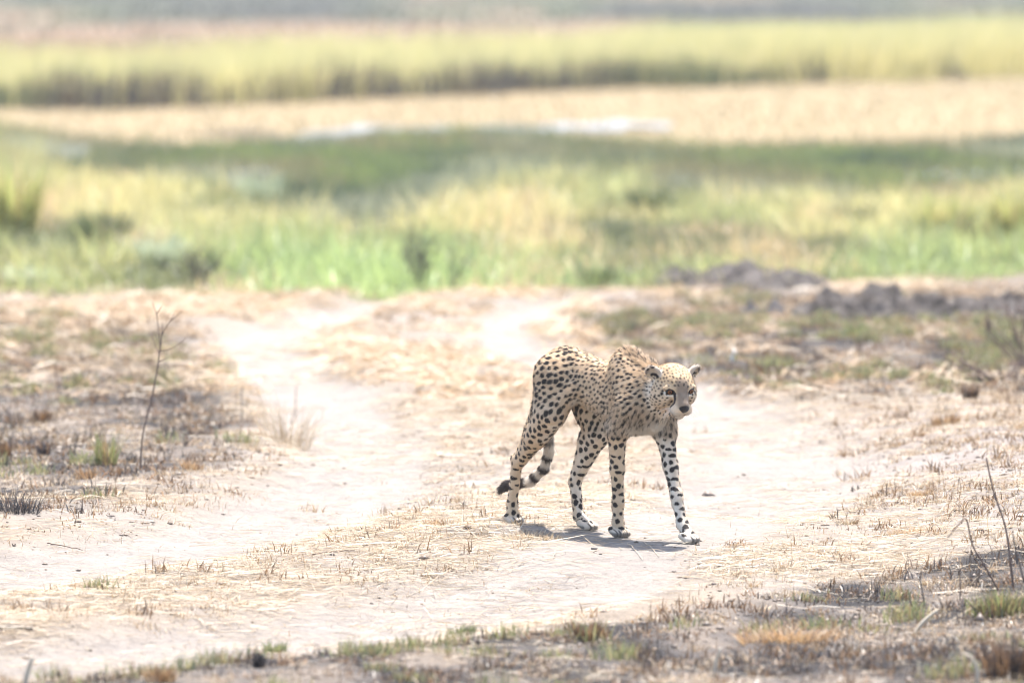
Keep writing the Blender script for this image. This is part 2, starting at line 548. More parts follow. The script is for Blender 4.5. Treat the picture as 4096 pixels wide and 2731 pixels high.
def build_covers():
    # --- straw lying on the dry ground
    P = scatter(265000, -5.6, 7, 0.4)
    Z = zones(P)
    dens = fbm(P[:, 0] * 2.2, P[:, 1] * 1.1, 23, 4) + 0.22 * np.exp(-((P[:, 0] + 0.35) / 0.7) ** 2 - ((P[:, 1] - 0.4) / 0.9) ** 2)
    pr = Z['dry'] * (1 - 0.74 * Z['rut']) * (1 - 0.86 * Z['burnt']) * (1 - 0.45 * Z['bank']) * sstep(0.24, 0.66, dens)
    P = seat(keep(P, pr * 0.85), 0.003)
    n = len(P)
    o = litter_mesh('straw_litter', P, RNG.gamma(3, 0.026, n) + 0.015, RNG.uniform(0.0011, 0.0027, n), wind(n, 0.9), mixcol(n, STRAW), M_STRAW)
    tag(o, 'pale dry straw lying flat over the ground around the tracks', 'straw', kind='stuff')
    # --- straw farther back, blades broader
    P = scatter(70000, 7, 17.5, 0.6)
    Z = zones(P)
    dens = fbm(P[:, 0] * 1.5, P[:, 1] * 0.8, 29, 4)
    P = seat(keep(P, Z['dry'] * (1 - 0.9 * Z['rut']) * (1 - 0.75 * Z['burnt']) * sstep(0.3, 0.6, dens)), 0.004)
    n = len(P)
    o = litter_mesh('straw_litter', P, RNG.gamma(4, 0.03, n) + 0.04, RNG.uniform(0.004, 0.008, n), wind(n, 0.9), mixcol(n, STRAW + STRAW_OR), M_STRAW, 0.25)
    tag(o, 'dry straw scattered over the far part of the track', 'straw', kind='stuff')
    # --- standing dry stubble in little tufts
    C = scatter(9000, -5.6, 17, 0.5)
    Z = zones(C)
    d2 = fbm(C[:, 0] * 1.7, C[:, 1] * 1.0, 37, 3)
    C = keep(C, Z['dry'] * (1 - 0.97 * Z['rut']) * np.clip(0.25 + 0.5 * Z['burnt'] + 0.5 * Z['bank'], 0, 1) * sstep(0.3, 0.55, d2))
    P, k = clumped(86000, C, 0.028)
    P = seat(P)
    n = len(P)
    hh = (0.018 + 0.035 * RNG.random(len(C)))[k] * RNG.uniform(0.5, 1.3, n)
    col = mixcol(n, STRAW_OR + STRAW)
    o = blade_mesh('dry_stubble', P, hh, RNG.uniform(0.002, 0.0045, n) * (1 + 0.03 * (P[:, 1] + 5)), RNG.uniform(0, 6.28, n), RNG.uniform(0.1, 2.4, n), col, M_STRAW)
    tag(o, 'short tufts of dry orange stubble over the verges', 'grass', kind='stuff')
    # --- broken ends of straw standing up between the flat ones
    P = scatter(120000, -5.6, 9, 0.4)
    Z = zones(P)
    d5 = fbm(P[:, 0] * 2.4, P[:, 1] * 1.4, 123, 4)
    P = seat(keep(P, Z['dry'] * (1 - 0.9 * Z['rut']) * (1 - 0.7 * Z['burnt']) * sstep(0.36, 0.62, d5)))
    n = len(P)
    o = blade_mesh('straw_ends', P, RNG.gamma(3, 0.006, n) + 0.004, RNG.uniform(0.0015, 0.0034, n), RNG.uniform(0, 6.28, n), RNG.uniform(0.1, 2.5, n), mixcol(n, STRAW + STRAW_OR + [(0.12, 0.075, 0.045)]), M_STRAW)
    tag(o, 'short broken straw ends standing between the flattened straw', 'straw', kind='stuff')
    # --- clods and crumbs of soil
    P = scatter(30000, -5.6, 9, 0.4)
    Z = zones(P)
    P = seat(keep(P, Z['dry'] * np.clip(0.10 + 0.3 * Z['bank'] + 0.35 * Z['burnt'] + 0.25 * sstep(0.05, 0.25, Z['n2']), 0, 1) * (1 - 0.85 * Z['rut'])), 0.001)
    n = len(P)
    D = np.array([[1, 0, 0], [0, 1, 0], [-1, 0, 0], [0, -1, 0], [0, 0, 1.0], [0.2, 0.1, -0.6]])
    V = P[:, None, :] + D[None] * (RNG.gamma(2.0, 0.0022, n) + 0.002)[:, None, None] * RNG.uniform(0.6, 1.4, (n, 6, 1)) * np.array([1.3, 1.0, 0.75])
    T = np.array([[0, 1, 4], [1, 2, 4], [2, 3, 4], [3, 0, 4], [1, 0, 5], [2, 1, 5], [3, 2, 5], [0, 3, 5]])
    Fc = (np.arange(n)[:, None, None] * 6 + T[None]).reshape(-1, 3)
    o = np_mesh('soil_clods', V.reshape(-1, 3), Fc, M_STRAW, smooth=False, attrs={'tint': np.repeat(mixcol(n, [(0.19, 0.15, 0.12), (0.10, 0.075, 0.06), (0.14, 0.09, 0.055)]), 6, axis=0)})
    tag(o, 'small crumbs and clods of soil strewn over the ground', 'soil', kind='stuff')
    # --- burnt stubble
    C = scatter(18000, -5.6, 16.5, 0.4)
    Z = zones(C)
    d3 = fbm(C[:, 0] * 3.1, C[:, 1] * 1.6, 91, 4)
    C = keep(C, np.clip(Z['burnt'] * (0.25 + 0.75 * sstep(0.40, 0.60, d3)) + 0.22 * Z['bank'] + 0.10 * Z['dry'] * (1 - Z['rut']), 0, 1) * (1 - 0.9 * Z['rut']))
    P, k = clumped(110000, C, 0.030)
    P = seat(P)
    n = len(P)
    hh = (0.016 + 0.048 * RNG.random(len(C)) ** 1.6)[k] * RNG.uniform(0.4, 1.4, n)
    brown = (RNG.random(len(C)) + 0.55 * (1 - zones(C)['burnt']))[k][:, None]
    col = np.where(brown < 0.58, mixcol(n, BURNT), mixcol(n, [(0.16, 0.085, 0.04), (0.24, 0.14, 0.07), (0.09, 0.055, 0.035)]))
    o = blade_mesh('burnt_stubble', P, hh, RNG.uniform(0.003, 0.006, n) * (1 + 0.03 * (P[:, 1] + 5)), RNG.uniform(0, 6.28, n), RNG.uniform(0.1, 2.2, n), col, M_STRAW)
    tag(o, 'charred brown and black grass stubs on the burnt verges', 'grass', kind='stuff')
    # --- green shoots
    C = scatter(5600, -5.6, 17, 0.4)
    Z = zones(C)
    d4 = fbm(C[:, 0] * 1.4, C[:, 1] * 0.9, 47, 3)
    line = sstep(60, 10, np.abs(Z['py'] - np.interp(Z['px'], [0, 700, 1100, 1600, 2100, 2600, 3400, 4096], [2700, 2640, 2590, 2540, 2510, 2560, 2480, 2430])))
    C = keep(C, np.clip(Z['right'] * 0.62 * sstep(0.38, 0.6, d4) + Z['left'] * 0.36 * sstep(0.42, 0.6, d4) + Z['fore'] * (0.42 * line + 0.07 * sstep(0.45, 0.6, d4)) + 0.003 * Z['dry'], 0, 1) * (1 - 0.95 * Z['rut']))
    P, k = clumped(36000, C, 0.036)
    P = seat(P)
    n = len(P)
    hh = (0.03 + 0.055 * RNG.random(len(C)))[k] * RNG.uniform(0.5, 1.3, n)
    col = mixcol(n, GREEN + [(0.30, 0.25, 0.13), (0.20, 0.13, 0.07)])
    o = blade_mesh('green_shoots', P, hh, RNG.uniform(0.003, 0.006, n) * (1 + 0.03 * (P[:, 1] + 5)), RNG.uniform(0, 6.28, n), RNG.uniform(0.1, 1.0, n), col, M_BLADE)
    tag(o, 'fresh green grass shoots coming up through the burnt verges', 'grass', kind='stuff')
    # --- lush tall grass beyond the end of the dry land
    C = scatter(6000, 15.5, 40, 0.3, 1.45)
    Z = zones(C)
    C = keep(C, Z['lush'])
    P, k = clumped(120000, C, 0.16)
    n = len(P)
    Z = zones(P)
    ck = zones(C)
    # colours in drifts: bright green at the near edge, yellow behind, dark hollows
    dr = fbm(C[:, 0] * 1.1, C[:, 1] * 0.5, 71, 3)
    dk = fbm(C[:, 0] * 1.2, C[:, 1] * 0.34, 83, 3)
    near = sstep(22, 17.5, C[:, 1]) * sstep(500, 1000, ck['px']) * np.clip(sstep(2700, 2200, ck['px']) + 0.8 * sstep(3200, 3500, ck['px']), 0, 1)
    yel = sstep(0.38, 0.54, dr) * (1 - near)
    drk = sstep(0.50, 0.60, dk) * (1 - 0.7 * near)
    cc = np.array([0.235, 0.245, 0.10]) + np.zeros((len(C), 3))
    cc *= RNG.uniform(0.65, 1.45, (len(C), 1))
    cc += (np.array([0.44, 0.385, 0.17]) - cc) * yel[:, None]
    cc += (np.array([0.30, 0.385, 0.145]) - cc) * near[:, None] * 0.85
    cc += (np.array([0.075, 0.085, 0.042]) - cc) * (drk * 0.85)[:, None]
    cc += (np.array([0.46, 0.33, 0.19]) - cc) * (sstep(0.62, 0.7, fbm(C[:, 0] * 1.5, C[:, 1] * 0.6, 19, 2)) * 0.8)[:, None]
    hh = (0.10 + 0.34 * RNG.random(len(C)) ** 1.5)[k] * RNG.uniform(0.5, 1.15, n) * (0.55 + 0.45 * sstep(16, 19, P[:, 1]))
    hh *= (1 - 0.45 * drk)[k]
    hh *= 1 + 0.9 * sstep(350, 0, Z['px']) * sstep(24, 30, P[:, 1])
    o = blade_mesh('lush_grass', seat(P), hh, RNG.uniform(0.006, 0.014, n), RNG.uniform(0, 6.28, n), RNG.uniform(0.1, 1.6, n), np.clip(cc[k] * (1 + RNG.normal(0, 0.18, (n, 1))), 0.01, 0.9), M_BLADE)
    tag(o, 'lush green and yellow grass growing beyond the end of the dry land', 'grass', kind='stuff')
    # --- low dark marsh grass
    C = scatter(6400, 26, 56, 0.2, 2.0)
    Z = zones(C)
    C = keep(C, Z['marsh'])
    P, k = clumped(64000, C, 0.22)
    n = len(P)
    g = fbm(C[:, 0] * 0.8, C[:, 1] * 0.18, 67, 3)
    cc = np.array([0.105, 0.125, 0.050]) + np.zeros((len(C), 3))
    cc += (np.array([0.17, 0.15, 0.075]) - cc) * sstep(0.48, 0.6, g)[:, None]
    cc += (np.array([0.065, 0.085, 0.048]) - cc) * sstep(0.46, 0.36, g)[:, None]
    g2 = fbm(C[:, 0] * 0.7, C[:, 1] * 0.2, 167, 3)
    cc += (np.array([0.25, 0.25, 0.16]) - cc) * (0.8 * sstep(0.55, 0.66, g2))[:, None]
    cc += (np.array([0.16, 0.20, 0.06]) - cc) * (0.7 * sstep(0.45, 0.36, g2))[:, None]
    hh = (0.10 + 0.14 * RNG.random(len(C)))[k] * RNG.uniform(0.5, 1.1, n)
    o = blade_mesh('marsh_grass', seat(P), hh, RNG.uniform(0.010, 0.020, n), RNG.uniform(0, 6.28, n), RNG.uniform(0.1, 0.8, n), np.clip(cc[k] * (1 + RNG.normal(0, 0.15, (n, 1))), 0.01, 0.9), M_BLADE)
    tag(o, 'low dark green marsh grass around the shallow water', 'grass', kind='stuff')
    # --- short tan grass of the bank
    P = scatter(58000, 42, 84, 0.2, 2.0)
    Z = zones(P)
    P = keep(P, Z['tan'])
    n = len(P)
    o = blade_mesh('tan_grass', seat(P), RNG.uniform(0.04, 0.12, n), RNG.uniform(0.012, 0.022, n), RNG.uniform(0, 6.28, n), RNG.uniform(0.2, 1.0, n), mixcol(n, [(0.32, 0.25, 0.145), (0.30, 0.235, 0.13), (0.31, 0.25, 0.14)], 0.05), M_STRAW)
    tag(o, 'short tan grass on the low bank between marsh and tall grass', 'grass', kind='stuff')
    # --- the tall yellow grass
    P = scatter(195000, 58, 98, 0.2, 2.0)
    Z = zones(P)
    P = keep(P, Z['tall'])
    n = len(P)
    px, _ = project(P)
    beige = sstep(1100, 200, px + 300 * (fbm(P[:, 0] * 0.5, P[:, 1] * 0.2, 3, 2) - 0.5)) * sstep(68, 73, P[:, 1])
    col = mixcol(n, [(0.53, 0.475, 0.205), (0.48, 0.44, 0.17), (0.56, 0.48, 0.25)], 0.1)
    col += (np.array([0.38, 0.27, 0.16]) - col) * beige[:, None]
    hv_ = (0.60 + 0.20 * sstep(1500, 4000, px)) + 0.45 * fbm(P[:, 0] * 0.5, P[:, 1] * 0.3, 14, 3)
    front = sstep(0.0, 1.6, P[:, 1] - 60)
    o = blade_mesh('tall_yellow_grass', seat(P), hv_ * RNG.uniform(0.7, 1.1, n), RNG.uniform(0.012, 0.026, n), RNG.normal(0.2, 1.0, n), RNG.uniform(0.05, 0.5, n), np.clip(col, 0.01, 0.9), M_BLADE)
    tag(o, 'broad belt of tall yellow grass across the far side', 'grass', kind='stuff')
    # --- added dark blades: shade at the foot of the tall grass, put into colour
    P = scatter(140000, 57, 86, 0.2, 2.0)
    Z = zones(P)
    t = np.interp(Z['px'], _bx, _tan)
    dd = fbm(P[:, 0] * 0.7, P[:, 1] * 0.12, 51, 3)
    sel = sstep(18, 4, np.abs(Z['py'] - t + 6 + 16 * Z['n1'])) * np.clip(sstep(0.42, 0.60, dd) + 0.35 * sstep(1200, 900, Z['px']) + 0.8 * np.exp(-((Z['px'] - 2800) / 350) ** 2), 0, 1)
    P = keep(P, sel)
    n = len(P)
    grn = np.clip(sstep(300, 0, project(P)[0]) + np.exp(-((project(P)[0] - 2800) / 400) ** 2), 0, 1)[:, None]
    col = mixcol(n, [(0.06, 0.052, 0.042), (0.085, 0.065, 0.05), (0.05, 0.05, 0.04)]) * (1 - grn) + grn * mixcol(n, [(0.06, 0.075, 0.03), (0.08, 0.095, 0.045)])
    o = blade_mesh('foot_shade_blades', seat(P), (0.2 + 0.5 * fbm(P[:, 0] * 1.2, P[:, 1] * 0.2, 58, 3)) * RNG.uniform(0.6, 1.4, n), RNG.uniform(0.018, 0.036, n), RNG.uniform(0, 6.28, n), RNG.uniform(0.1, 0.7, n), col, M_BLADE)
    tag(o, 'dark brown blades added as painted shade along the foot of the tall yellow grass', 'grass', kind='stuff')
    # --- burnt plain beyond
    P = scatter(34000, 84, 330, 0.6, 1.6)
    n = len(P)
    fp = fbm(P[:, 0] * 0.12, P[:, 1] * 0.03, 63, 3)
    col = np.array([0.082, 0.09, 0.052]) + np.zeros((n, 3))
    col += (np.array([0.20, 0.14, 0.09]) - col) * sstep(0.5, 0.62, fp)[:, None]
    col += (np.array([0.06, 0.062, 0.055]) - col) * sstep(0.46, 0.36, fp)[:, None]
    o = blade_mesh('plain_grass', seat(P), RNG.uniform(0.08, 0.3, n), RNG.uniform(0.04, 0.09, n), RNG.uniform(0, 6.28, n), RNG.uniform(0.2, 1.0, n), np.clip(col * (1 + RNG.normal(0, 0.2, (n, 1))), 0.01, 0.9), M_BLADE)
    tag(o, 'grey green grass of the burnt plain behind the yellow belt', 'grass', kind='stuff')


build_covers()

# ---------------------------------------------------------------- the cheetah
# local axes: x = the way it walks, y = its left, z = up, origin on the ground under its middle
def build_cheetah(origin, heading):
    rng = np.random.default_rng(11)
    HS = 0.003
    lo = np.array([-0.72, -0.20, -0.012]); hi = np.array([0.66, 0.20, 0.82])
    n = np.ceil((hi - lo) / HS).astype(int) + 1
    fld = np.full(n, 1.0, np.float32)
    ax = [lo[i] + HS * np.arange(n[i]) for i in range(3)]

    def block(bmin, bmax):
        i0 = np.clip(np.floor((np.array(bmin) - lo) / HS).astype(int), 0, n - 1)
        i1 = np.clip(np.ceil((np.array(bmax) - lo) / HS).astype(int) + 1, 1, n)
        sl = tuple(slice(a, b) for a, b in zip(i0, i1))
        return sl, ax[0][sl[0]][:, None, None].astype(np.float32), ax[1][sl[1]][None, :, None].astype(np.float32), ax[2][sl[2]][None, None, :].astype(np.float32)

    def add(sl, d, k):
        a = fld[sl]
        h = np.clip(0.5 + 0.5 * (a - d) / k, 0, 1)
        fld[sl] = a * (1 - h) + d * h - k * h * (1 - h)

    def cut(sl, d, k):
        a = fld[sl]
        h = np.clip(0.5 - 0.5 * (a + d) / k, 0, 1)
        fld[sl] = a * (1 - h) - d * h + k * h * (1 - h)

    def cone(a, b, ra, rb, k=0.03, op=add):
        a, b = np.array(a, float), np.array(b, float)
        r = max(ra, rb) + k + 0.012
        sl, X, Y, Z = block(np.minimum(a, b) - r, np.maximum(a, b) + r)
        ba = b - a; L2 = max(ba @ ba, 1e-9)
        t = np.clip(((X - a[0]) * ba[0] + (Y - a[1]) * ba[1] + (Z - a[2]) * ba[2]) / L2, 0, 1)
        d = np.sqrt((X - a[0] - ba[0] * t) ** 2 + (Y - a[1] - ba[1] * t) ** 2 + (Z - a[2] - ba[2] * t) ** 2) - (ra + (rb - ra) * t)
        op(sl, d, k)

    def ell(c, r, R=None, k=0.03, op=add):
        c = np.array(c, float); r = np.array(r, float)
        m = r.max() + k + 0.012
        sl, X, Y, Z = block(c - m, c + m)
        X, Y, Z = X - c[0], Y - c[1], Z - c[2]
        if R is not None:
            X, Y, Z = [R[0, i] * X + R[1, i] * Y + R[2, i] * Z for i in range(3)]
        q = np.sqrt((X / r[0]) ** 2 + (Y / r[1]) ** 2 + (Z / r[2]) ** 2) + 1e-6
        g = np.sqrt((X / r[0] ** 2) ** 2 + (Y / r[1] ** 2) ** 2 + (Z / r[2] ** 2) ** 2) + 1e-6
        op(sl, (q * (q - 1) / g).astype(np.float32), k)

    # ---- trunk: elliptical sections along the spine (u, centre height, half height, half width)
    S = np.array(TRUNK)
    sl, X, Y, Z = block((-0.42, -0.17, 0.36), (0.46, 0.17, 0.82))
    u = X[:, 0, 0]
    def ev(c):
        return np.interp(u, S[:, 0], S[:, c])[:, None, None]
    kern = np.ones(15) / 15
    def evs(c):
        uu = np.concatenate([u[0] - HS * np.arange(20, 0, -1), u, u[-1] + HS * np.arange(1, 21)])
        return np.convolve(np.interp(uu, S[:, 0], S[:, c]), kern, 'same')[20:-20][:, None, None].astype(np.float32)
    zc, hh, ww = evs(1), evs(2), evs(3)
    q = np.sqrt((Y / ww) ** 2 + (np.abs((Z - zc) / hh)) ** 2)
    d = (q - 1) * np.minimum(hh, ww)
    d = np.maximum(d, np.maximum(S[0, 0] - X, X - S[-1, 0]))
    add(sl, d.astype(np.float32), 0.02)

    for a, b, ra, rb, k in BODY_CONES:
        cone(a, b, ra, rb, k)

    # ---- paws
    for mc, toe, yaw, lift in PAWS:
        mc, toe = np.array(mc), np.array(toe)
        fx, fy = math.cos(yaw), math.sin(yaw)
        cone(mc, (toe[0] - 0.02 * fx, toe[1] - 0.02 * fy, toe[2] + 0.012), 0.023, 0.02, 0.015)
        for s, back, r in ((-0.028, 0.012, 0.0135), (-0.0105, 0.0, 0.0145), (0.0105, 0.0, 0.0145), (0.028, 0.012, 0.0135)):
            px, py = toe[0] - back * fx - s * fy, toe[1] - back * fy + s * fx
            cone((px - 0.03 * fx, py - 0.03 * fy, toe[2] + 0.016), (px + 0.004 * fx, py + 0.004 * fy, toe[2]), r * 1.02, r, 0.006)

    # ---- head, in its own frame
    hy, hp = HEAD_YAW, HEAD_PITCH
    fwd = np.array([math.cos(hy) * math.cos(hp), math.sin(hy) * math.cos(hp), -math.sin(hp)])
    lft = np.array([-math.sin(hy), math.cos(hy), 0.0])
    upv = np.cross(fwd, lft)
    HR = np.stack([fwd, lft, upv], 1)          # columns: the head's axes
    HC = np.array(HEAD_C)
    def H(x, y, z):
        return HC + HR @ np.array([x, y, z])
    def hcone(a, b, ra, rb, k=0.012, op=add): cone(H(*a), H(*b), ra, rb, k, op)
    def hell(c, r, k=0.015, R=None, op=add): ell(H(*c), r, HR if R is None else HR @ R, k, op)
    hell((-0.015, 0, 0.018), (0.085, 0.080, 0.066), 0.03)
    hell((0.040, 0, 0.024), (0.052, 0.058, 0.044), 0.02)
    for s in (-1, 1):
        hell((0.005, s * 0.050, -0.028), (0.060, 0.044, 0.052), 0.025)
        hcone((0.076, s * 0.024, 0.0275), (0.062, s * 0.058, 0.020), 0.012, 0.011, 0.008)   # brow
        hell((0.104, s * 0.019, -0.057), (0.031, 0.025, 0.024), 0.012)                      # whisker pads
        hcone((0.055, s * 0.050, -0.020), (0.02, s * 0.066, -0.012), 0.016, 0.014, 0.02)   # cheek bone
    hcone((0.060, 0, 0.004), (0.116, 0, -0.034), 0.037, 0.024, 0.016)
    hcone((0.020, 0, -0.058), (0.094, 0, -0.084), 0.042, 0.019, 0.014)
    hell((0.134, 0, -0.045), (0.012, 0.0175, 0.0125), 0.006)
    EYE = [np.array([0.0735, s * 0.0440, 0.0085]) for s in (-1, 1)]
    for e in EYE:
        hell(e + np.array([0.008, 0, 0]), (0.016, 0.0165, 0.0068), 0.003, op=cut)
    for s in (-1, 1):                          # ears: cupped discs
        ea = s * math.radians(38)
        Rz = np.array([[math.cos(ea), -math.sin(ea), 0], [math.sin(ea), math.cos(ea), 0], [0, 0, 1.0]])
        et = s * math.radians(-38)
        Rx = np.array([[1, 0, 0], [0, math.cos(et), -math.sin(et)], [0, math.sin(et), math.cos(et)]])
        R = Rx @ Rz
        ec = np.array([-0.020, s * 0.088, 0.054])
        hell(ec, (0.017, 0.032, 0.032), 0.010, R)
        off = R @ np.array([0.0135, 0, 0.006])
        hell(ec + off, (0.012, 0.024, 0.0245), 0.005, R, op=cut)

    # ---- surface nets
    inside = fld < 0
    cs = [inside[i:n[0] - 1 + i, j:n[1] - 1 + j, k:n[2] - 1 + k] for i in (0, 1) for j in (0, 1) for k in (0, 1)]
    cnt = np.zeros(cs[0].shape, np.int8)
    for c in cs: cnt += c
    act = np.argwhere((cnt > 0) & (cnt < 8))
    vid = np.full(cnt.shape, -1, np.int32)
    vid[act[:, 0], act[:, 1], act[:, 2]] = np.arange(len(act))
    acc = np.zeros((len(act), 3)); num = np.zeros(len(act))
    cor = [(i, j, k) for i in (0, 1) for j in (0, 1) for k in (0, 1)]
    val = {c: fld[act[:, 0] + c[0], act[:, 1] + c[1], act[:, 2] + c[2]] for c in cor}
    for c in cor:
        for axi in range(3):
            if c[axi]: continue
            e = list(c); e[axi] = 1; e = tuple(e)
            a, b = val[c], val[e]
            m = (a < 0) != (b < 0)
            t = np.where(m, a / np.where(m, a - b, 1), 0)
            p = np.tile(np.array(c, float), (len(act), 1)); p[:, axi] += t
            acc[m] += p[m]; num[m] += 1
    V = lo + HS * (act + acc / num[:, None])
    quads = []
    for axi in range(3):
        s0 = [slice(0, n[i] - 1) for i in range(3)]; s0[axi] = slice(0, n[axi] - 1)
        a = inside; bsl = [slice(0, None)] * 3
        A = np.take(a, range(0, n[axi] - 1), axi); B = np.take(a, range(1, n[axi]), axi)
        ch = np.argwhere(A != B)
        o1, o2 = [(1, 2), (2, 0), (0, 1)][axi]
        ch = ch[(ch[:, o1] > 0) & (ch[:, o2] > 0) & (ch[:, o1] < n[o1] - 1) & (ch[:, o2] < n[o2] - 1)]
        flip = ~A[ch[:, 0], ch[:, 1], ch[:, 2]]
        def vi(d1, d2):
            q = ch.copy(); q[:, o1] -= d1; q[:, o2] -= d2
            return vid[q[:, 0], q[:, 1], q[:, 2]]
        Q = np.stack([vi(1, 1), vi(0, 1), vi(0, 0), vi(1, 0)], 1)
        Q[flip] = Q[flip][:, ::-1]
        quads.append(Q[(Q >= 0).all(1)])
    Q = np.concatenate(quads)
    # keep the largest piece only is not needed: everything is joined; relax a little
    for it in range(2):
        s = np.zeros_like(V); c = np.zeros(len(V))
        for i in range(4):
            np.add.at(s, Q[:, i], V[Q[:, (i + 1) % 4]]); np.add.at(c, Q[:, i], 1)
            np.add.at(s, Q[:, i], V[Q[:, (i + 3) % 4]]); np.add.at(c, Q[:, i], 1)
        V = V * 0.5 + 0.5 * s / np.maximum(c, 1)[:, None]
    # vertex normals
    fn = np.cross(V[Q[:, 2]] - V[Q[:, 0]], V[Q[:, 3]] - V[Q[:, 1]])
    N = np.zeros_like(V)
    for i in range(4): np.add.at(N, Q[:, i], fn)
    N /= np.linalg.norm(N, axis=1)[:, None] + 1e-12

    # ---- regions
    hv = (V - HC) @ HR                          # head-frame coordinates
    on_head = sstep(0.16, 0.13, np.linalg.norm((hv - np.array([0.02, 0, -0.005])) / np.array([1.0, 0.85, 0.9]), axis=1))
    def seg_dist(P, pts):
        best = np.full(len(P), 9.0); par = np.zeros(len(P))
        for i in range(len(pts) - 1):
            a, b = np.array(pts[i]), np.array(pts[i + 1])
            t = np.clip(((P - a) @ (b - a)) / ((b - a) @ (b - a)), 0, 1)
            d = np.linalg.norm(P - a - t[:, None] * (b - a), axis=1)
            m = d < best
            best[m] = d[m]; par[m] = i + t[m]
        return best, par
    td, tp = seg_dist(V, TAIL)
    on_tail = ((td < 0.045) & (V[:, 0] < -0.28) & (tp > 1.0)).astype(float)
    legd = {}
    for k, pts in LEGS.items():
        legd[k] = seg_dist(V, pts)
    names = list(legd)
    dm = np.stack([legd[k][0] for k in names], 1)
    near = dm.argmin(1); dleg = dm.min(1)
    zleg = np.array([0.47, 0.40, 0.42, 0.42])[near]
    on_leg = sstep(0.03, -0.03, V[:, 2] - zleg) * (1 - on_head) * (1 - on_tail)
    legpar = np.choose(near, [legd[k][1] for k in names])

    # ---- base colour
    TAN = np.array([0.55, 0.41, 0.27]); GOLD = np.array([0.42, 0.30, 0.175]); WHITE = np.array([0.65, 0.59, 0.51]); BLK = np.array([0.024, 0.018, 0.016])
    CREAM = np.array([0.60, 0.485, 0.36])
    f1 = np.clip((fbm(V[:, 0] * 30 + 5, V[:, 2] * 30 + V[:, 1] * 21, 3) - 0.5) * 2, -1, 1)
    low = sstep(0.62, 0.44, V[:, 2] + 0.02 * f1) * (1 - on_leg)
    col = TAN + (CREAM - TAN) * np.clip(low, 0, 1)[:, None]
    belly = sstep(-0.55, -0.9, N[:, 2]) * (V[:, 2] > 0.36) * (1 - on_head)
    chest = sstep(0.065, 0.02, np.abs(V[:, 1])) * sstep(0.53, 0.45, V[:, 2]) * (V[:, 0] > 0.2) * (1 - on_head)
    wt = np.clip(belly + chest, 0, 1)
    col = col + (WHITE - col) * wt[:, None]
    # legs: inner sides and fronts pale
    leglean = on_leg * np.where(V[:, 1] > 0.03, 0.45, 0.08)
    col = col + (WHITE - col) * np.clip(leglean, 0, 1)[:, None]
    paw = sstep(0.06, 0.02, V[:, 2])
    col = col + (np.array([0.46, 0.40, 0.33]) - col) * (paw * 0.7)[:, None]
    rump = sstep(0.10, 0.0, td) * sstep(1.4, 0.4, tp) * (V[:, 2] > 0.6)

    # ---- spots
    dens = np.full(len(V), 0.0188)              # spacing
    rad = np.full(len(V), 0.0063)
    thigh = sstep(-0.06, -0.16, V[:, 0]) * (V[:, 2] > 0.30) * (1 - on_tail)
    dens += 0.0064 * thigh; rad += 0.0038 * thigh
    upper = sstep(0.66, 0.74, V[:, 2]) * (1 - thigh)
    dens -= 0.0015 * upper; rad -= 0.001 * upper
    sh = sstep(0.10, 0.2, V[:, 0]) * (1 - on_head)
    dens += 0.0008 * sh; rad += 0.0006 * sh
    dens += 0.0075 * on_leg * (1 - thigh * 0.7); rad += 0.0036 * on_leg * (1 - thigh * 0.8)
    dens = dens * (1 - on_head) + 0.0140 * on_head
    rad = rad * (1 - on_head) + 0.0040 * on_head
    order = rng.permutation(len(V))[:60000]
    cell = 0.04; gridh = {}
    centres = []
    for i in order:
        p = V[i]
        if on_tail[i] > 0.5: continue
        if wt[i] > 0.8 and on_leg[i] < 0.3: continue
        if on_head[i] > 0.4:
            q = hv[i]
            if q[0] > 0.062 and abs(q[1]) < 0.05 and q[2] < 0.032: continue
            if q[2] < -0.07 and q[0] > 0.02: continue
            if q[2] > 0.05 and abs(q[1]) > 0.055: continue
        if p[2] < 0.035: continue
        key = tuple((p // cell).astype(int)); ok = True
        r = dens[i] * (0.9 + 0.2 * rng.random())
        for dx in (-1, 0, 1):
            for dy in (-1, 0, 1):
                for dz in (-1, 0, 1):
                    for j in gridh.get((key[0] + dx, key[1] + dy, key[2] + dz), ()):
                        if ((V[j] - p) ** 2).sum() < r * r and (N[j] @ N[i]) > -0.2: ok = False; break
                    if not ok: break
                if not ok: break
            if not ok: break
        if ok:
            gridh.setdefault(key, []).append(i); centres.append(i)
    # comb direction: backwards along the trunk, down the legs, along the tail
    flow = np.tile(np.array([-1.0, 0, -0.35]), (len(V), 1))
    flow += on_leg[:, None] * np.array([0.6, 0, -1.6])
    flow += (sstep(0.56, 0.46, V[:, 2]) * (1 - on_leg))[:, None] * np.array([0.3, 0, -1.1])
    hf = (np.stack([-np.ones(len(V)), 0.9 * hv[:, 1] / 0.06, 0.6 * (hv[:, 2]) / 0.06], 1)) @ HR.T
    flow = flow * (1 - on_head)[:, None] + hf * on_head[:, None]
    for i in range(len(TAIL) - 1):
        a, b = np.array(TAIL[i]), np.array(TAIL[i + 1]); m = (on_tail > 0.5) & (np.floor(np.minimum(tp, len(TAIL) - 1.001)) == i)
        flow[m] = (b - a) / np.linalg.norm(b - a)
    flow -= N * (flow * N).sum(1)[:, None]
    flow /= np.linalg.norm(flow, axis=1)[:, None] + 1e-9
    spot = np.zeros(len(V))
    order_u = np.argsort(V[:, 0]); su = V[order_u, 0]
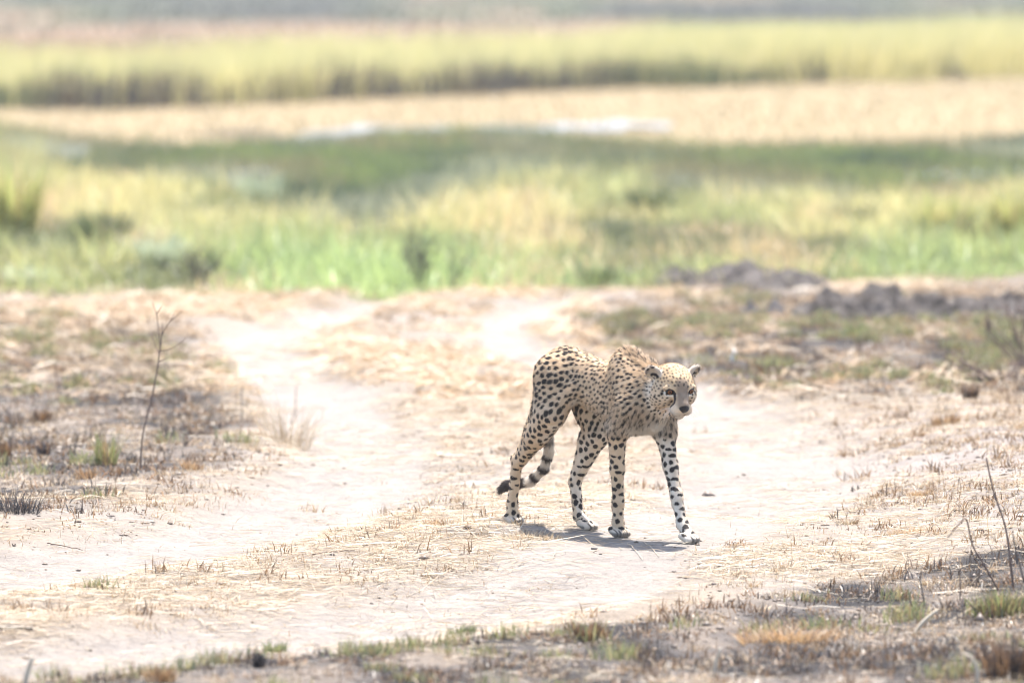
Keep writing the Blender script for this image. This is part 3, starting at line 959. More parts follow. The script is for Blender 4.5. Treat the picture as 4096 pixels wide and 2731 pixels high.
    for i in centres:
        R0 = rad[i] * (0.72 + 0.5 * rng.random())
        el = 1.0 + 0.45 * rng.random()
        bar = 0.0
        if on_leg[i] > 0.7:
            el = 0.8 + 0.4 * rng.random()       # some leg spots stretch across into short bars
            if V[i, 2] < (0.27 if V[i, 0] < 0 else 0.40) and rng.random() < 0.3: el = 0.55; R0 *= 1.25
        a0, a1 = np.searchsorted(su, [V[i, 0] - 0.035, V[i, 0] + 0.035])
        idx = order_u[a0:a1]
        dvec = V[idx] - V[i]
        k = (np.abs(dvec[:, 2]) < 0.035) & (np.abs(dvec[:, 1]) < 0.035)
        idx, dvec = idx[k], dvec[k]
        along = dvec @ flow[i]
        rest = np.sqrt(np.maximum((dvec ** 2).sum(1) - along ** 2, 0))
        rr = np.sqrt((along / el) ** 2 + (rest * (el ** 0.5)) ** 2)
        wob = 1 + 0.28 * (fbm(V[idx, 0] * 160 + i, (V[idx, 2] + V[idx, 1]) * 160, 5, 2) - 0.5) * 2
        s = sstep(R0 + 0.0022, R0 - 0.0014, rr * wob) * ((N[idx] @ N[i]) > -0.2)
        fade = 1.0 - 0.25 * on_head[i] * (hv[i, 2] > 0.01)
        spot[idx] = np.maximum(spot[idx], s * fade)
    spot *= 1 - 0.35 * wt * (1 - on_leg)
    # ---- tail rings
    seglen = tp * 0.12
    ring = sstep(-0.1, 0.25, np.sin(tp * 2 * math.pi * 1.55 + 0.8 * f1 + 0.5)) * sstep(2.4, 3.0, tp)
    ring = np.maximum(ring, sstep(5.15, 5.4, tp) * sstep(6.6, 6.3, tp))
    tipw = sstep(6.35, 6.75, tp)
    tcol = WHITE + (BLK * 1.8 - WHITE) * np.clip(ring, 0, 1)[:, None]
    tcol = tcol + (WHITE - tcol) * tipw[:, None]
    col = col * (1 - on_tail)[:, None] + tcol * on_tail[:, None]
    # ---- face
    face = on_head
    gold = sstep(0.015, 0.05, hv[:, 2]) * face
    col = col + (GOLD - col) * (0.85 * gold)[:, None]
    bridge = sstep(0.034, 0.018, np.abs(hv[:, 1])) * sstep(0.055, 0.08, hv[:, 0]) * sstep(-0.055, -0.03, hv[:, 2]) * face
    col = col + (np.array([0.20, 0.145, 0.105]) - col) * (0.85 * bridge)[:, None]
    ruff = sstep(-0.060, -0.035, hv[:, 0]) * sstep(0.005, -0.015, hv[:, 0]) * sstep(0.055, 0.072, np.abs(hv[:, 1])) * sstep(0.045, 0.02, hv[:, 2]) * face
    col = col + (WHITE * 1.1 - col) * (0.6 * ruff)[:, None]
    side = sstep(0.03, 0.05, np.abs(hv[:, 1])) * sstep(0.0, -0.03, hv[:, 2]) * face
    col = col + (WHITE * 0.92 - col) * (0.22 * side)[:, None]
    chin = sstep(-0.052, -0.066, hv[:, 2]) * sstep(0.04, 0.08, hv[:, 0]) * face
    col = col + (np.array([0.44, 0.39, 0.335]) - col) * (0.85 * chin)[:, None]
    dark = np.zeros(len(V))
    for s, e in zip((-1, 1), EYE):
        ring_e = np.linalg.norm((hv - e) * np.array([0.8, 1.0, 1.35]), axis=1)
        under = sstep(0.034, 0.024, ring_e) * (hv[:, 2] < 0.004) * face
        col = col + (WHITE - col) * (0.85 * under)[:, None]
        dark = np.maximum(dark, sstep(0.0212, 0.0175, ring_e))
        tear = [(0.088, s * 0.030, 0.004), (0.096, s * 0.0285, -0.016), (0.096, s * 0.034, -0.042), (0.086, s * 0.041, -0.066), (0.078, s * 0.042, -0.078)]
        dt, pt = seg_dist(hv, tear)
        dark = np.maximum(dark, sstep(0.0092, 0.0058, dt))
        browl = [(0.085, s * 0.024, 0.018), (0.078, s * 0.020, 0.040)]
        dt, pt = seg_dist(hv, browl)
        dark = np.maximum(dark, 0.6 * sstep(0.006, 0.003, dt))
        # row of dots from the eye back over the cheek
        for q in ((0.052, 0.066, -0.010), (0.040, 0.074, -0.022), (0.028, 0.082, -0.030)):
            dd = np.linalg.norm(hv - np.array([q[0], s * q[1], q[2]]), axis=1)
            dark = np.maximum(dark, sstep(0.0125, 0.0085, dd))
        # ears: pale rim, dark patch at the root of the cup
        ec = np.array([-0.020, s * 0.088, 0.054])
        ed = np.linalg.norm((hv - ec) / np.array([1.0, 1.0, 1.0]), axis=1)
        one = sstep(0.046, 0.038, ed) * (hv[:, 2] > 0.045)
        col = col + (np.array([0.40, 0.34, 0.28]) - col) * (one * 0.8)[:, None]
        patch = np.linalg.norm((hv - (ec + np.array([0.002, -s * 0.010, -0.012]))) / np.array([1.6, 1.2, 0.72]), axis=1)
        dark = np.maximum(dark, sstep(0.020, 0.014, patch) * (hv[:, 2] > 0.040))
    nose = np.linalg.norm((hv - np.array([0.137, 0, -0.044])) / np.stack([np.ones(len(V)), 0.55 + 0.55 * sstep(-0.060, -0.036, hv[:, 2]), np.full(len(V), 0.8)], 1), axis=1)
    dark = np.maximum(dark, sstep(0.0240, 0.0195, nose))
    mouth, _ = seg_dist(hv, [(0.138, 0, -0.056), (0.132, 0, -0.074), (0.112, 0.026, -0.078), (0.088, 0.038, -0.076)])
    mouth2, _ = seg_dist(hv, [(0.132, 0, -0.074), (0.112, -0.026, -0.078), (0.088, -0.038, -0.076)])
    dark = np.maximum(dark, 0.9 * sstep(0.0058, 0.0032, np.minimum(mouth, mouth2)))
    dark = np.clip(np.maximum(dark * face, spot * (1 - on_tail)), 0, 1)
    # dark claws and toe pads; shade in the gaps between toes painted in
    toes = np.zeros(len(V))
    for mc, toe, yaw, lift in PAWS:
        fx, fy = math.cos(yaw), math.sin(yaw)
        r = V - np.array(toe)
        al = r[:, 0] * fx + r[:, 1] * fy; la = -r[:, 0] * fy + r[:, 1] * fx
        m = (np.abs(la) < 0.045) & (al > -0.02) & (V[:, 2] < 0.06)
        for t in (-0.0195, 0.0, 0.0195):
            toes = np.maximum(toes, m * sstep(0.0042, 0.002, np.abs(la - t)) * sstep(-0.012, 0.004, al) * sstep(0.028, 0.014, r[:, 2]))
        toes = np.maximum(toes, m * 0.8 * sstep(0.010, 0.016, al) * sstep(0.012, 0.002, r[:, 2]))
    dark = np.maximum(dark, 0.85 * np.clip(toes, 0, 1))
    col = col * (1 + 0.10 * f1)[:, None]
    col = col + (BLK - col) * dark[:, None]
    col = np.clip(col, 0.01, 0.9)

    # ---- objects
    root = empty('cheetah', origin, heading)
    tag(root, 'spotted cheetah walking across the bare track with its head lowered', 'cheetah')
    m = NT('cheetah_skin')
    b = m.n('BsdfPrincipled', i_Base_Color=m.attr('coat', 'Color'), i_Roughness=0.8)
    b.inputs['Specular IOR Level'].default_value = 0.15
    b.inputs['Sheen Weight'].default_value = 0.15
    bp = m.n('Bump', i_Strength=0.25, i_Distance=0.003, i_Height=m.noise(420, 2))
    m.link(bp.outputs[0], b.inputs['Normal']); m.link(b.outputs[0], m.out.inputs[0])
    body = np_mesh('body', V, Q, m.mat, root, attrs={'coat': col})

    # eyes
    em = NT('cheetah_eye')
    co = em.n('TexCoord').outputs['Object']
    sp = em.n('SeparateXYZ', i_0=co)
    rr = em.math('SQRT', em.math('ADD', em.math('MULTIPLY', sp.outputs[1], sp.outputs[1]), em.math('MULTIPLY', sp.outputs[2], sp.outputs[2])))
    ir = em.ramp(em.math('MULTIPLY', rr, 60.0), [(0.0, (0.005, 0.004, 0.004)), (0.17, (0.005, 0.004, 0.004)), (0.27, (0.15, 0.05, 0.014)), (0.50, (0.115, 0.034, 0.010)), (0.58, (0.012, 0.01, 0.01))])
    eb = em.n('BsdfPrincipled', i_Base_Color=ir, i_Roughness=0.15)
    eb.inputs['Specular IOR Level'].default_value = 0.2
    em.link(eb.outputs[0], em.out.inputs[0])
    uu, vv = np.meshgrid(np.linspace(0, math.pi, 13), np.linspace(0, 2 * math.pi, 20, endpoint=False), indexing='ij')
    SV = np.stack([np.cos(uu), np.sin(uu) * np.cos(vv), np.sin(uu) * np.sin(vv)], -1).reshape(-1, 3) * 0.0165
    i, j = np.meshgrid(np.arange(12), np.arange(20), indexing='ij')
    SF = np.stack([i * 20 + j, i * 20 + (j + 1) % 20, (i + 1) * 20 + (j + 1) % 20, (i + 1) * 20 + j], -1).reshape(-1, 4)
    eyeme = None
    for e in EYE:
        if eyeme is None:
            eo = np_mesh('eye', SV, SF[:, ::-1], em.mat, root); eyeme = eo.data
        else:
            eo = bpy.data.objects.new('eye', eyeme); COL.objects.link(eo); eo.parent = root
        M = Matrix.Identity(4)
        # each eye looks a little outwards from the nose line
        a = 0.20 if e[1] > 0 else -0.20
        f2 = HR @ np.array([math.cos(a), math.sin(a), 0.02]); f2 /= np.linalg.norm(f2)
        l2 = np.cross(upv, f2); l2 /= np.linalg.norm(l2); u2 = np.cross(f2, l2)
        p = H(*(e - np.array([0.0085, 0, 0.001])))
        for r in range(3):
            M[r][0], M[r][1], M[r][2], M[r][3] = f2[r], l2[r], u2[r], p[r]
        eo.matrix_local = M

    # fur as real hairs
    NH = FUR_N
    length = np.full(len(V), 0.0085)
    length += 0.006 * np.clip(low * sstep(-0.02, 0.1, V[:, 0]) + belly, 0, 1)
    length += 0.005 * sstep(0.15, 0.26, V[:, 0]) * sstep(0.58, 0.46, V[:, 2]) * (1 - on_leg)
    mane = sstep(0.05, 0.02, np.abs(V[:, 1])) * sstep(0.10, 0.17, V[:, 0]) * sstep(0.66, 0.70, V[:, 2]) * (1 - on_head)
    length += 0.015 * mane
    neck = sstep(0.26, 0.32, V[:, 0]) * (1 - on_head)
    length += 0.002 * neck
    length *= 1 - 0.5 * on_leg
    length = length * (1 - on_head) + (0.0045 + 0.010 * sstep(0.0, -0.05, hv[:, 0]) * (hv[:, 2] < 0.03)) * on_head
    length *= 1 - 0.6 * on_head * (np.abs(hv[:, 1]) > 0.055) * (hv[:, 2] > 0.042)
    length *= 1 - 0.35 * on_head * sstep(0.05, 0.08, hv[:, 0])
    length += 0.007 * on_tail + 0.016 * on_tail * tipw
    length *= 1 - 0.6 * paw
    nofur = (dark * face > 0.5) & (nose < 0.03)
    wgt = np.ones(len(V)); wgt[nofur] = 0; wgt[(N[:, 2] < -0.9) & (V[:, 2] < 0.03)] = 0
    for e in EYE:
        wgt[np.linalg.norm(hv - e - np.array([0.004, 0, 0]), axis=1) < 0.021] = 0
    wgt /= wgt.sum()
    pick = rng.choice(len(V), NH, p=wgt)
    P0 = V[pick] + rng.normal(0, 0.0012, (NH, 3))
    nn, fl, ln = N[pick], flow[pick], length[pick] * (0.6 + 0.7 * rng.random(NH))
    rn = rng.normal(0, 1, (NH, 3))
    lift = 0.28 + 0.10 * rn[:, :1] + 0.7 * mane[pick][:, None] + 0.25 * on_tail[pick][:, None]
    d0 = fl + nn * np.clip(lift, 0.08, 1.5) + 0.22 * rng.normal(0, 1, (NH, 3))
    # fine clumping: neighbours lean the same way
    cl = np.stack([fbm(P0[:, 0] * 55 + 9 * s, P0[:, 2] * 55 + P0[:, 1] * 40, 30 + s, 2) - 0.5 for s in range(3)], 1)
    d0 += cl * (0.8 + 1.2 * sstep(0.012, 0.03, ln))[:, None]
    d0 /= np.linalg.norm(d0, axis=1)[:, None]
    d1 = d0 * 0.75 + fl * 0.5 + np.array([0, 0, -0.12])
    d1 /= np.linalg.norm(d1, axis=1)[:, None]
    P1 = P0 + d0 * (ln * 0.5)[:, None]
    P2 = P1 + d1 * (ln * 0.5)[:, None]
    P0 = P0 - nn * 0.001
    pts = np.stack([P0, P1, P2], 1)
    hc = bpy.data.hair_curves.new('fur')
    hc.add_curves([3] * NH)
    hc.attributes['position'].data.foreach_set('vector', pts.astype(np.float32).ravel())
    at = hc.attributes.get('radius') or hc.attributes.new('radius', 'FLOAT', 'POINT')
    base_r = 0.00045 + 0.0002 * sstep(0.015, 0.03, ln)
    at.data.foreach_set('value', (base_r[:, None] * np.array([1.0, 0.8, 0.25])).astype(np.float32).ravel())
    hcol = np.ones((NH, 4), np.float32)
    hcol[:, :3] = np.clip(col[pick] * (0.88 + 0.24 * rng.random((NH, 1))), 0.012, 0.9)
    at = hc.attributes.new('tint', 'FLOAT_COLOR', 'CURVE')
    at.data.foreach_set('color', hcol.ravel())
    fm = NT('cheetah_fur')
    c = fm.attr('tint', 'Color')
    d = fm.n('BsdfDiffuse', i_Color=c); t = fm.n('BsdfTranslucent', i_Color=c)
    mx = fm.n('MixShader', i_0=0.42)
    fm.link(d.outputs[0], mx.inputs[1]); fm.link(t.outputs[0], mx.inputs[2])
    gl = fm.n('BsdfHair', component='Reflection', i_Color=(0.55, 0.53, 0.52, 1), i_RoughnessU=0.35, i_RoughnessV=0.7)
    mg = fm.n('MixShader', i_0=0.05)
    fm.link(mx.outputs[0], mg.inputs[1]); fm.link(gl.outputs[0], mg.inputs[2]); fm.link(mg.outputs[0], fm.out.inputs[0])
    hc.materials.append(fm.mat)
    fur = bpy.data.objects.new('fur', hc); COL.objects.link(fur); fur.parent = root
    fur['kind'] = 'stuff'

    # whiskers
    wp = []
    for s in (-1, 1):
        for r in range(9):
            a = H(0.108 - 0.006 * (r % 3), s * (0.038 + 0.003 * (r % 3)), -0.052 - 0.007 * (r // 3))
            dr = HR @ np.array([0.15 - 0.22 * (r % 3), s * 0.8, -0.30 - 0.25 * (r // 3) + 0.2 * rng.random()])
            dr /= np.linalg.norm(dr); l = 0.03 + 0.025 * rng.random()
            wp.append([a, a + dr * l * 0.55, a + dr * l + np.array([0, 0, -0.012])])
    wc = bpy.data.hair_curves.new('whiskers'); wc.add_curves([3] * len(wp))
    wc.attributes['position'].data.foreach_set('vector', np.array(wp, np.float32).ravel())
    at = wc.attributes.get('radius') or wc.attributes.new('radius', 'FLOAT', 'POINT')
    at.data.foreach_set('value', np.tile(np.array([0.0004, 0.0003, 0.00015], np.float32), len(wp)))
    wm = NT('whisker'); wb = wm.n('BsdfPrincipled', i_Base_Color=(0.75, 0.72, 0.68, 1), i_Roughness=0.4); wm.link(wb.outputs[0], wm.out.inputs[0])
    wc.materials.append(wm.mat)
    wo = bpy.data.objects.new('whiskers', wc); COL.objects.link(wo); wo.parent = root
    return root


TRUNK = [(-0.335, 0.655, 0.045, 0.035), (-0.30, 0.655, 0.085, 0.062), (-0.22, 0.652, 0.104, 0.080), (-0.12, 0.632, 0.100, 0.076), (0.0, 0.596, 0.112, 0.080),
         (0.10, 0.572, 0.134, 0.090), (0.20, 0.572, 0.155, 0.096), (0.28, 0.570, 0.142, 0.094), (0.35, 0.565, 0.110, 0.076), (0.395, 0.565, 0.065, 0.045)]
TAIL = [(-0.29, 0, 0.705), (-0.36, 0.02, 0.62), (-0.4, 0.035, 0.46), (-0.389, 0.035, 0.31), (-0.424, 0.035, 0.235), (-0.511, 0.035, 0.176), (-0.671, 0.035, 0.145), (-0.766, 0.035, 0.104)]
RH = [(-0.215, -0.070, 0.655), (-0.245, -0.095, 0.44), (-0.475, -0.062, 0.255), (-0.535, -0.045, 0.075), (-0.520, -0.042, 0.022)]
LH = [(-0.190, 0.070, 0.650), (-0.115, 0.085, 0.395), (-0.248, 0.055, 0.185), (-0.205, 0.045, 0.048), (-0.130, 0.043, 0.016)]
RF = [(0.285, -0.085, 0.550), (0.178, -0.080, 0.440), (0.145, -0.036, 0.150), (0.140, -0.032, 0.055), (0.145, -0.032, 0.015)]
LF = [(0.315, 0.085, 0.550), (0.298, 0.080, 0.425), (0.398, 0.060, 0.190), (0.450, 0.050, 0.070), (0.500, 0.050, 0.016)]
LEGS = {'RH': RH, 'LH': LH, 'RF': RF, 'LF': LF}
BODY_CONES = [
    # scapulae, withers, neck
    ((0.165, -0.035, 0.715), (0.265, -0.078, 0.560), 0.036, 0.048, 0.06), ((0.165, 0.035, 0.715), (0.275, 0.078, 0.560), 0.036, 0.048, 0.06),
    ((0.150, 0, 0.702), (0.320, 0, 0.655), 0.043, 0.044, 0.04), ((0.24, 0, 0.605), (0.40, 0.004, 0.622), 0.086, 0.062, 0.035), ((0.28, 0, 0.54), (0.385, 0, 0.59), 0.066, 0.040, 0.04),
    # right hind leg
    ((-0.255, -0.055, 0.640), (-0.255, -0.078, 0.500), 0.0774, 0.0637, 0.04), ((-0.185, -0.055, 0.620), (-0.205, -0.088, 0.470), 0.0546, 0.0437, 0.04),
    ((-0.235, -0.090, 0.475), (-0.330, -0.082, 0.385), 0.0510, 0.0473, 0.03), ((-0.27, -0.088, 0.43), (-0.465, -0.062, 0.262), 0.0491, 0.0228, 0.03), ((-0.30, -0.07, 0.50), (-0.478, -0.060, 0.285), 0.0455, 0.0127, 0.03),
    ((-0.482, -0.060, 0.268), (-0.532, -0.046, 0.090), 0.0214, 0.0200, 0.018), ((-0.495, -0.060, 0.275), (-0.49, -0.058, 0.25), 0.0146, 0.0146, 0.015), ((-0.532, -0.046, 0.09), (-0.530, -0.044, 0.045), 0.0218, 0.0237, 0.012),
    # left hind leg
    ((-0.215, 0.055, 0.640), (-0.170, 0.078, 0.480), 0.0774, 0.0637, 0.04), ((-0.165, 0.078, 0.500), (-0.125, 0.083, 0.395), 0.0582, 0.0455, 0.03),
    ((-0.125, 0.083, 0.395), (-0.240, 0.056, 0.200), 0.0428, 0.0218, 0.03), ((-0.190, 0.072, 0.380), (-0.250, 0.056, 0.205), 0.0328, 0.0118, 0.03), ((-0.246, 0.055, 0.195), (-0.208, 0.046, 0.060), 0.0223, 0.0209, 0.018),
    # right fore leg
    ((0.270, -0.080, 0.540), (0.190, -0.076, 0.440), 0.0546, 0.0419, 0.03), ((0.185, -0.074, 0.450), (0.160, -0.052, 0.280), 0.0391, 0.0264, 0.025), ((0.160, -0.052, 0.280), (0.147, -0.037, 0.150), 0.0255, 0.0214, 0.02),
    ((0.147, -0.037, 0.150), (0.142, -0.033, 0.065), 0.0218, 0.0205, 0.015), ((0.160, -0.078, 0.445), (0.150, -0.076, 0.43), 0.0237, 0.0200, 0.02),
    # left fore leg
    ((0.300, 0.080, 0.545), (0.302, 0.078, 0.430), 0.0546, 0.0410, 0.03), ((0.302, 0.078, 0.440), (0.352, 0.068, 0.300), 0.0391, 0.0273, 0.025), ((0.352, 0.068, 0.300), (0.398, 0.060, 0.185), 0.0264, 0.0214, 0.02),
    ((0.398, 0.060, 0.185), (0.446, 0.051, 0.078), 0.0214, 0.0200, 0.015),
    ((0.150, -0.038, 0.158), (0.156, -0.036, 0.140), 0.020, 0.018, 0.010), ((0.122, -0.035, 0.125), (0.124, -0.035, 0.118), 0.012, 0.012, 0.010), ((0.405, 0.060, 0.195), (0.414, 0.058, 0.176), 0.020, 0.018, 0.010), ((0.395, 0.056, 0.150), (0.398, 0.056, 0.142), 0.012, 0.012, 0.010),
    ((-0.262, 0.056, 0.205), (-0.258, 0.055, 0.185), 0.013, 0.013, 0.012), ((-0.500, -0.060, 0.282), (-0.496, -0.058, 0.262), 0.013, 0.013, 0.012),
    # flank fold
    ((-0.10, -0.070, 0.58), (-0.20, -0.085, 0.49), 0.028, 0.030, 0.04), ((-0.08, 0.070, 0.56), (-0.13, 0.080, 0.46), 0.028, 0.030, 0.04),
    # tail
    (TAIL[0], TAIL[1], 0.027, 0.022, 0.012),
    (TAIL[1], TAIL[2], 0.022, 0.018, 0.012),
    (TAIL[2], TAIL[3], 0.018, 0.016, 0.012),
    (TAIL[3], TAIL[4], 0.016, 0.0155, 0.012),
    (TAIL[4], TAIL[5], 0.0155, 0.0155, 0.012),
    (TAIL[5], TAIL[6], 0.0155, 0.015, 0.012),
    (TAIL[6], TAIL[7], 0.015, 0.009, 0.012),
]
PAWS = [((-0.530, -0.044, 0.050), (-0.505, -0.042, 0.016), 0.0, 0), ((-0.206, 0.046, 0.052), (-0.120, 0.043, 0.016), 0.12, 0), ((0.142, -0.033, 0.058), (0.172, -0.032, 0.016), -0.1, 0), ((0.448, 0.051, 0.070), (0.520, 0.050, 0.016), 0.15, 0)]
HEAD_C = (0.438, 0.012, 0.631)
HEAD_YAW = math.radians(-18)
HEAD_PITCH = math.radians(19)
FUR_N = 200000
CHEETAH_O = Vector((0.3672, 0.0764, 0.0))
CHEETAH_F = np.array([0.62, -0.785])
build_cheetah(CHEETAH_O, math.atan2(CHEETAH_F[1], CHEETAH_F[0]))

# ---------------------------------------------------------------- single things standing about
def wood_material(name, col, col2):
    m = NT(name)
    c = m.ramp(m.noise(60, 3), [(0.3, col), (0.7, col2)])
    b = m.n('BsdfPrincipled', i_Base_Color=c, i_Roughness=0.85)
    b.inputs['Specular IOR Level'].default_value = 0.2
    m.link(b.outputs[0], m.out.inputs[0])
    return m.mat


M_TWIG = wood_material('dead_twig', (0.085, 0.055, 0.045), (0.15, 0.105, 0.085))
M_CHAR = wood_material('charred_twig', (0.030, 0.026, 0.026), (0.085, 0.070, 0.065))
M_BLEACH = wood_material('bleached_stalk', (0.36, 0.29, 0.21), (0.44, 0.38, 0.30))
M_DRYSTEM = wood_material('dry_stem', (0.34, 0.26, 0.17), (0.44, 0.36, 0.26))


def foot(px, py):
    p = on_ground(px, py)
    for _ in range(4):
        z = float(height(np.array([p[0]]), np.array([p[1]]))[0])
        p = on_ground(px, py, z)
    return p


def px_size(p):
    """metres that one survey pixel covers at point p"""
    return ((p - CAM_POS) @ _FW) / _FPX


def upright(base, px, py, dy=0.0):
    """the point above the ground at the base's distance (+dy) that the survey shows at px, py"""
    d = ray(px, py)
    return CAM_POS + d * ((base[1] + dy - CAM_POS[1]) / d[1])


def tube_data(pts, radii, sides=6):
    pts = np.array(pts, float); n = len(pts)
    tan = np.gradient(pts, axis=0); tan /= np.linalg.norm(tan, axis=1)[:, None] + 1e-12
    ref = np.array([0.3, 1.0, 0.1]); V = []
    for p, t, r in zip(pts, tan, radii):
        a = np.cross(t, ref); a /= np.linalg.norm(a); b = np.cross(t, a)
        for k in range(sides):
            an = 2 * math.pi * k / sides
            V.append(p + (a * math.cos(an) + b * math.sin(an)) * r)
    V.append(pts[-1] + tan[-1] * radii[-1]); V.append(pts[0])
    i, j = np.meshgrid(np.arange(n - 1), np.arange(sides), indexing='ij')
    F4 = np.stack([i * sides + j, i * sides + (j + 1) % sides, (i + 1) * sides + (j + 1) % sides, (i + 1) * sides + j], -1).reshape(-1, 4)
    e = (n - 1) * sides
    F3 = np.array([[e + k, e + (k + 1) % sides, n * sides] for k in range(sides)] + [[(k + 1) % sides, k, n * sides + 1] for k in range(sides)])
    return np.array(V), [F4, F3]


def curve_pts(pts, n=6, wob=0.0):
    P = np.array(pts, float)
    out = smooth_line(P, n)
    if wob: out[1:-1] += RNG.normal(0, wob, (len(out) - 2, 3))
    return out


def tube(name, pts, r0, r1, mat, parent=None, base=None, wob=0.0, n=5, sides=6):
    P = curve_pts(pts, n, wob)
    rad = np.linspace(r0, r1, len(P))
    if base is not None: P = P - base
    V, Fc = tube_data(P, rad, sides)
    return np_mesh(name, V, Fc, mat, parent)


# --- the dead sapling on the left verge
def dead_sapling():
    b = foot(561, 1859)
    root = empty('dead_sapling', b)
    tag(root, 'thin leafless sapling with forked twigs standing on the left verge', 'sapling')
    U = lambda x, y, d=0.0: upright(b, x, y, d)
    b0 = b - np.array([0, 0, 0.03])
    tube('stem', [b0, U(571, 1738), U(603, 1610, .01), U(628, 1483, .02), U(641, 1387, .02), U(648, 1330, .02)], 0.0046, 0.0024, M_TWIG, root, b)
    for pts in ([U(641, 1390, .02), U(631, 1291, .05), U(625, 1253, .06), U(609, 1208, .07)], [U(647, 1340, .02), U(662, 1310, 0), U(681, 1286, -.02), U(708, 1262, -.05), U(730, 1243, -.06)],
                [U(679, 1290, -.02), U(690, 1270, -.01), U(696, 1255, .0)], [U(639, 1402, .02), U(670, 1398, -.03), U(702, 1385, -.06), U(743, 1352, -.1)],
                [U(637, 1410, .02), U(620, 1380, .05), U(604, 1333, .08)], [U(632, 1450, .02), U(650, 1440, 0), U(672, 1430, -.01)], [U(625, 1255, .06), U(636, 1240, .05), U(648, 1222, .05)], [U(648, 1332, .02), U(649, 1310, .03), U(651, 1290, .04)]):
        tube('twig', pts, 0.0023, 0.0013, M_TWIG, root, b)


dead_sapling()


# --- long stems arching to the left
def arching_clump():
    b = foot(712, 1560)
    root = empty('arching_grass_clump', b)
    tag(root, 'clump of long dry grass stems arching left behind the dead sapling', 'grass clump')
    U = lambda x, y, d=0.0: upright(b, x, y, d)
    for pts in ([b, U(540, 1482, .1), U(320, 1380, .2), U(160, 1291, .3), U(-40, 1205, .4)], [b, U(500, 1470, -.1), U(300, 1452, -.2), U(60, 1425, -.3)], [b + np.array([-.02, .02, 0]), U(600, 1500, 0), U(410, 1465, .1), U(200, 1445, .2)],
                [b, U(600, 1480, .1), U(480, 1350, .3), U(390, 1200, .4), U(300, 1070, .5)], [b, U(560, 1460, .2), U(380, 1290, .4), U(150, 1120, .6), U(-30, 1010, .7)], [b, U(640, 1440, .2), U(560, 1290, .3), U(430, 1110, .4), U(330, 1000, .5)],
                [b, U(690, 1480, .1), U(660, 1380, .2), U(560, 1230, .3), U(500, 1120, .4)]):
        tube('stem', pts, 0.0022, 0.0010, M_DRYSTEM, root, b, sides=4)


arching_clump()


# --- leafless bushes
def bush(name, lab, cat, px, py, h, w, n, mat, lean=0.0, r=0.005, sub=2, depth=0.5):
    b = foot(px, py)
    root = empty(name, b)
    tag(root, lab, cat)
    for i in range(n):
        t = (i + 0.5) / n * 2 - 1
        an = t * 1.0 + RNG.normal(0, 0.15)
        hh = h * RNG.uniform(0.65, 1.05) * (1 - 0.25 * abs(t))
        p0 = np.array([RNG.normal(0, 0.03 * w / 0.3), RNG.normal(0, 0.03), -0.03])
        d = np.array([math.sin(an) * w / h + lean, RNG.normal(0, depth) * w / h, 1.0])
        p1 = p0 + d * hh * 0.4 + RNG.normal(0, 0.02, 3) * h
        p2 = p0 + d * hh * 0.75 + RNG.normal(0, 0.04, 3) * h
        p3 = p0 + d * hh + RNG.normal(0, 0.05, 3) * h
        tw = tube('branch', [p0, p1, p2, p3], r, r * 0.35, mat, root, sides=5)
        for s in range(sub):
            q0 = p1 + (p2 - p1) * RNG.random() if s % 2 else p2 + (p3 - p2) * 0.4 * RNG.random()
            e = q0 + (d * 0.5 + RNG.normal(0, 0.55, 3)) * hh * 0.28
            tube('twig', [q0, (q0 + e) / 2 + RNG.normal(0, 0.01, 3), e], r * 0.5, r * 0.22, mat, tw, sides=4, n=3)
    return root


bush('leafless_bush', 'leafless brown bush with fine twigs at the right edge', 'bush', 4130, 1470, 0.52, 0.36, 22, M_TWIG, -0.12, 0.0065, 3)
bush('fallen_brush', 'flattened grey brush heap lying below the leafless bush on the right', 'brush', 4030, 1535, 0.20, 0.50, 20, M_TWIG, -0.1, 0.0055, 3)
bush('burnt_shrub', 'tall charred shrub before the bright green grass, the left of two', 'shrub', 1680, 1158, 0.52, 0.20, 24, M_CHAR, -0.04, 0.0042, 4)
bush('burnt_shrub', 'lower charred shrub before the bright green grass, the right of two', 'shrub', 1820, 1158, 0.42, 0.17, 11, M_CHAR, 0.08, 0.0030, 4)
bush('burnt_shrub', 'dark low shrub in the lush grass left of the middle', 'shrub', 780, 1135, 0.28, 0.34, 18, M_CHAR, 0.0, 0.008, 3)


# --- mounds of dug earth
def mound_material():
    m = NT('dug_earth')
    n = m.noise(9, 5, 0.65)
    c = m.ramp(n, [(0.34, (0.028, 0.026, 0.025)), (0.48, (0.085, 0.074, 0.068)), (0.66, (0.170, 0.150, 0.138))])
    b = m.n('BsdfPrincipled', i_Base_Color=c, i_Roughness=1.0)
    b.inputs['Specular IOR Level'].default_value = 0.05
    bp = m.n('Bump', i_Strength=1.0, i_Distance=0.06, i_Height=m.noise(24, 5, 0.7))
    m.link(bp.outputs[0], b.inputs['Normal']); m.link(b.outputs[0], m.out.inputs[0])
    return m.mat


M_MOUND = mound_material()
M_BLACKEARTH = wood_material('burnt_clods', (0.022, 0.021, 0.022), (0.075, 0.066, 0.064))


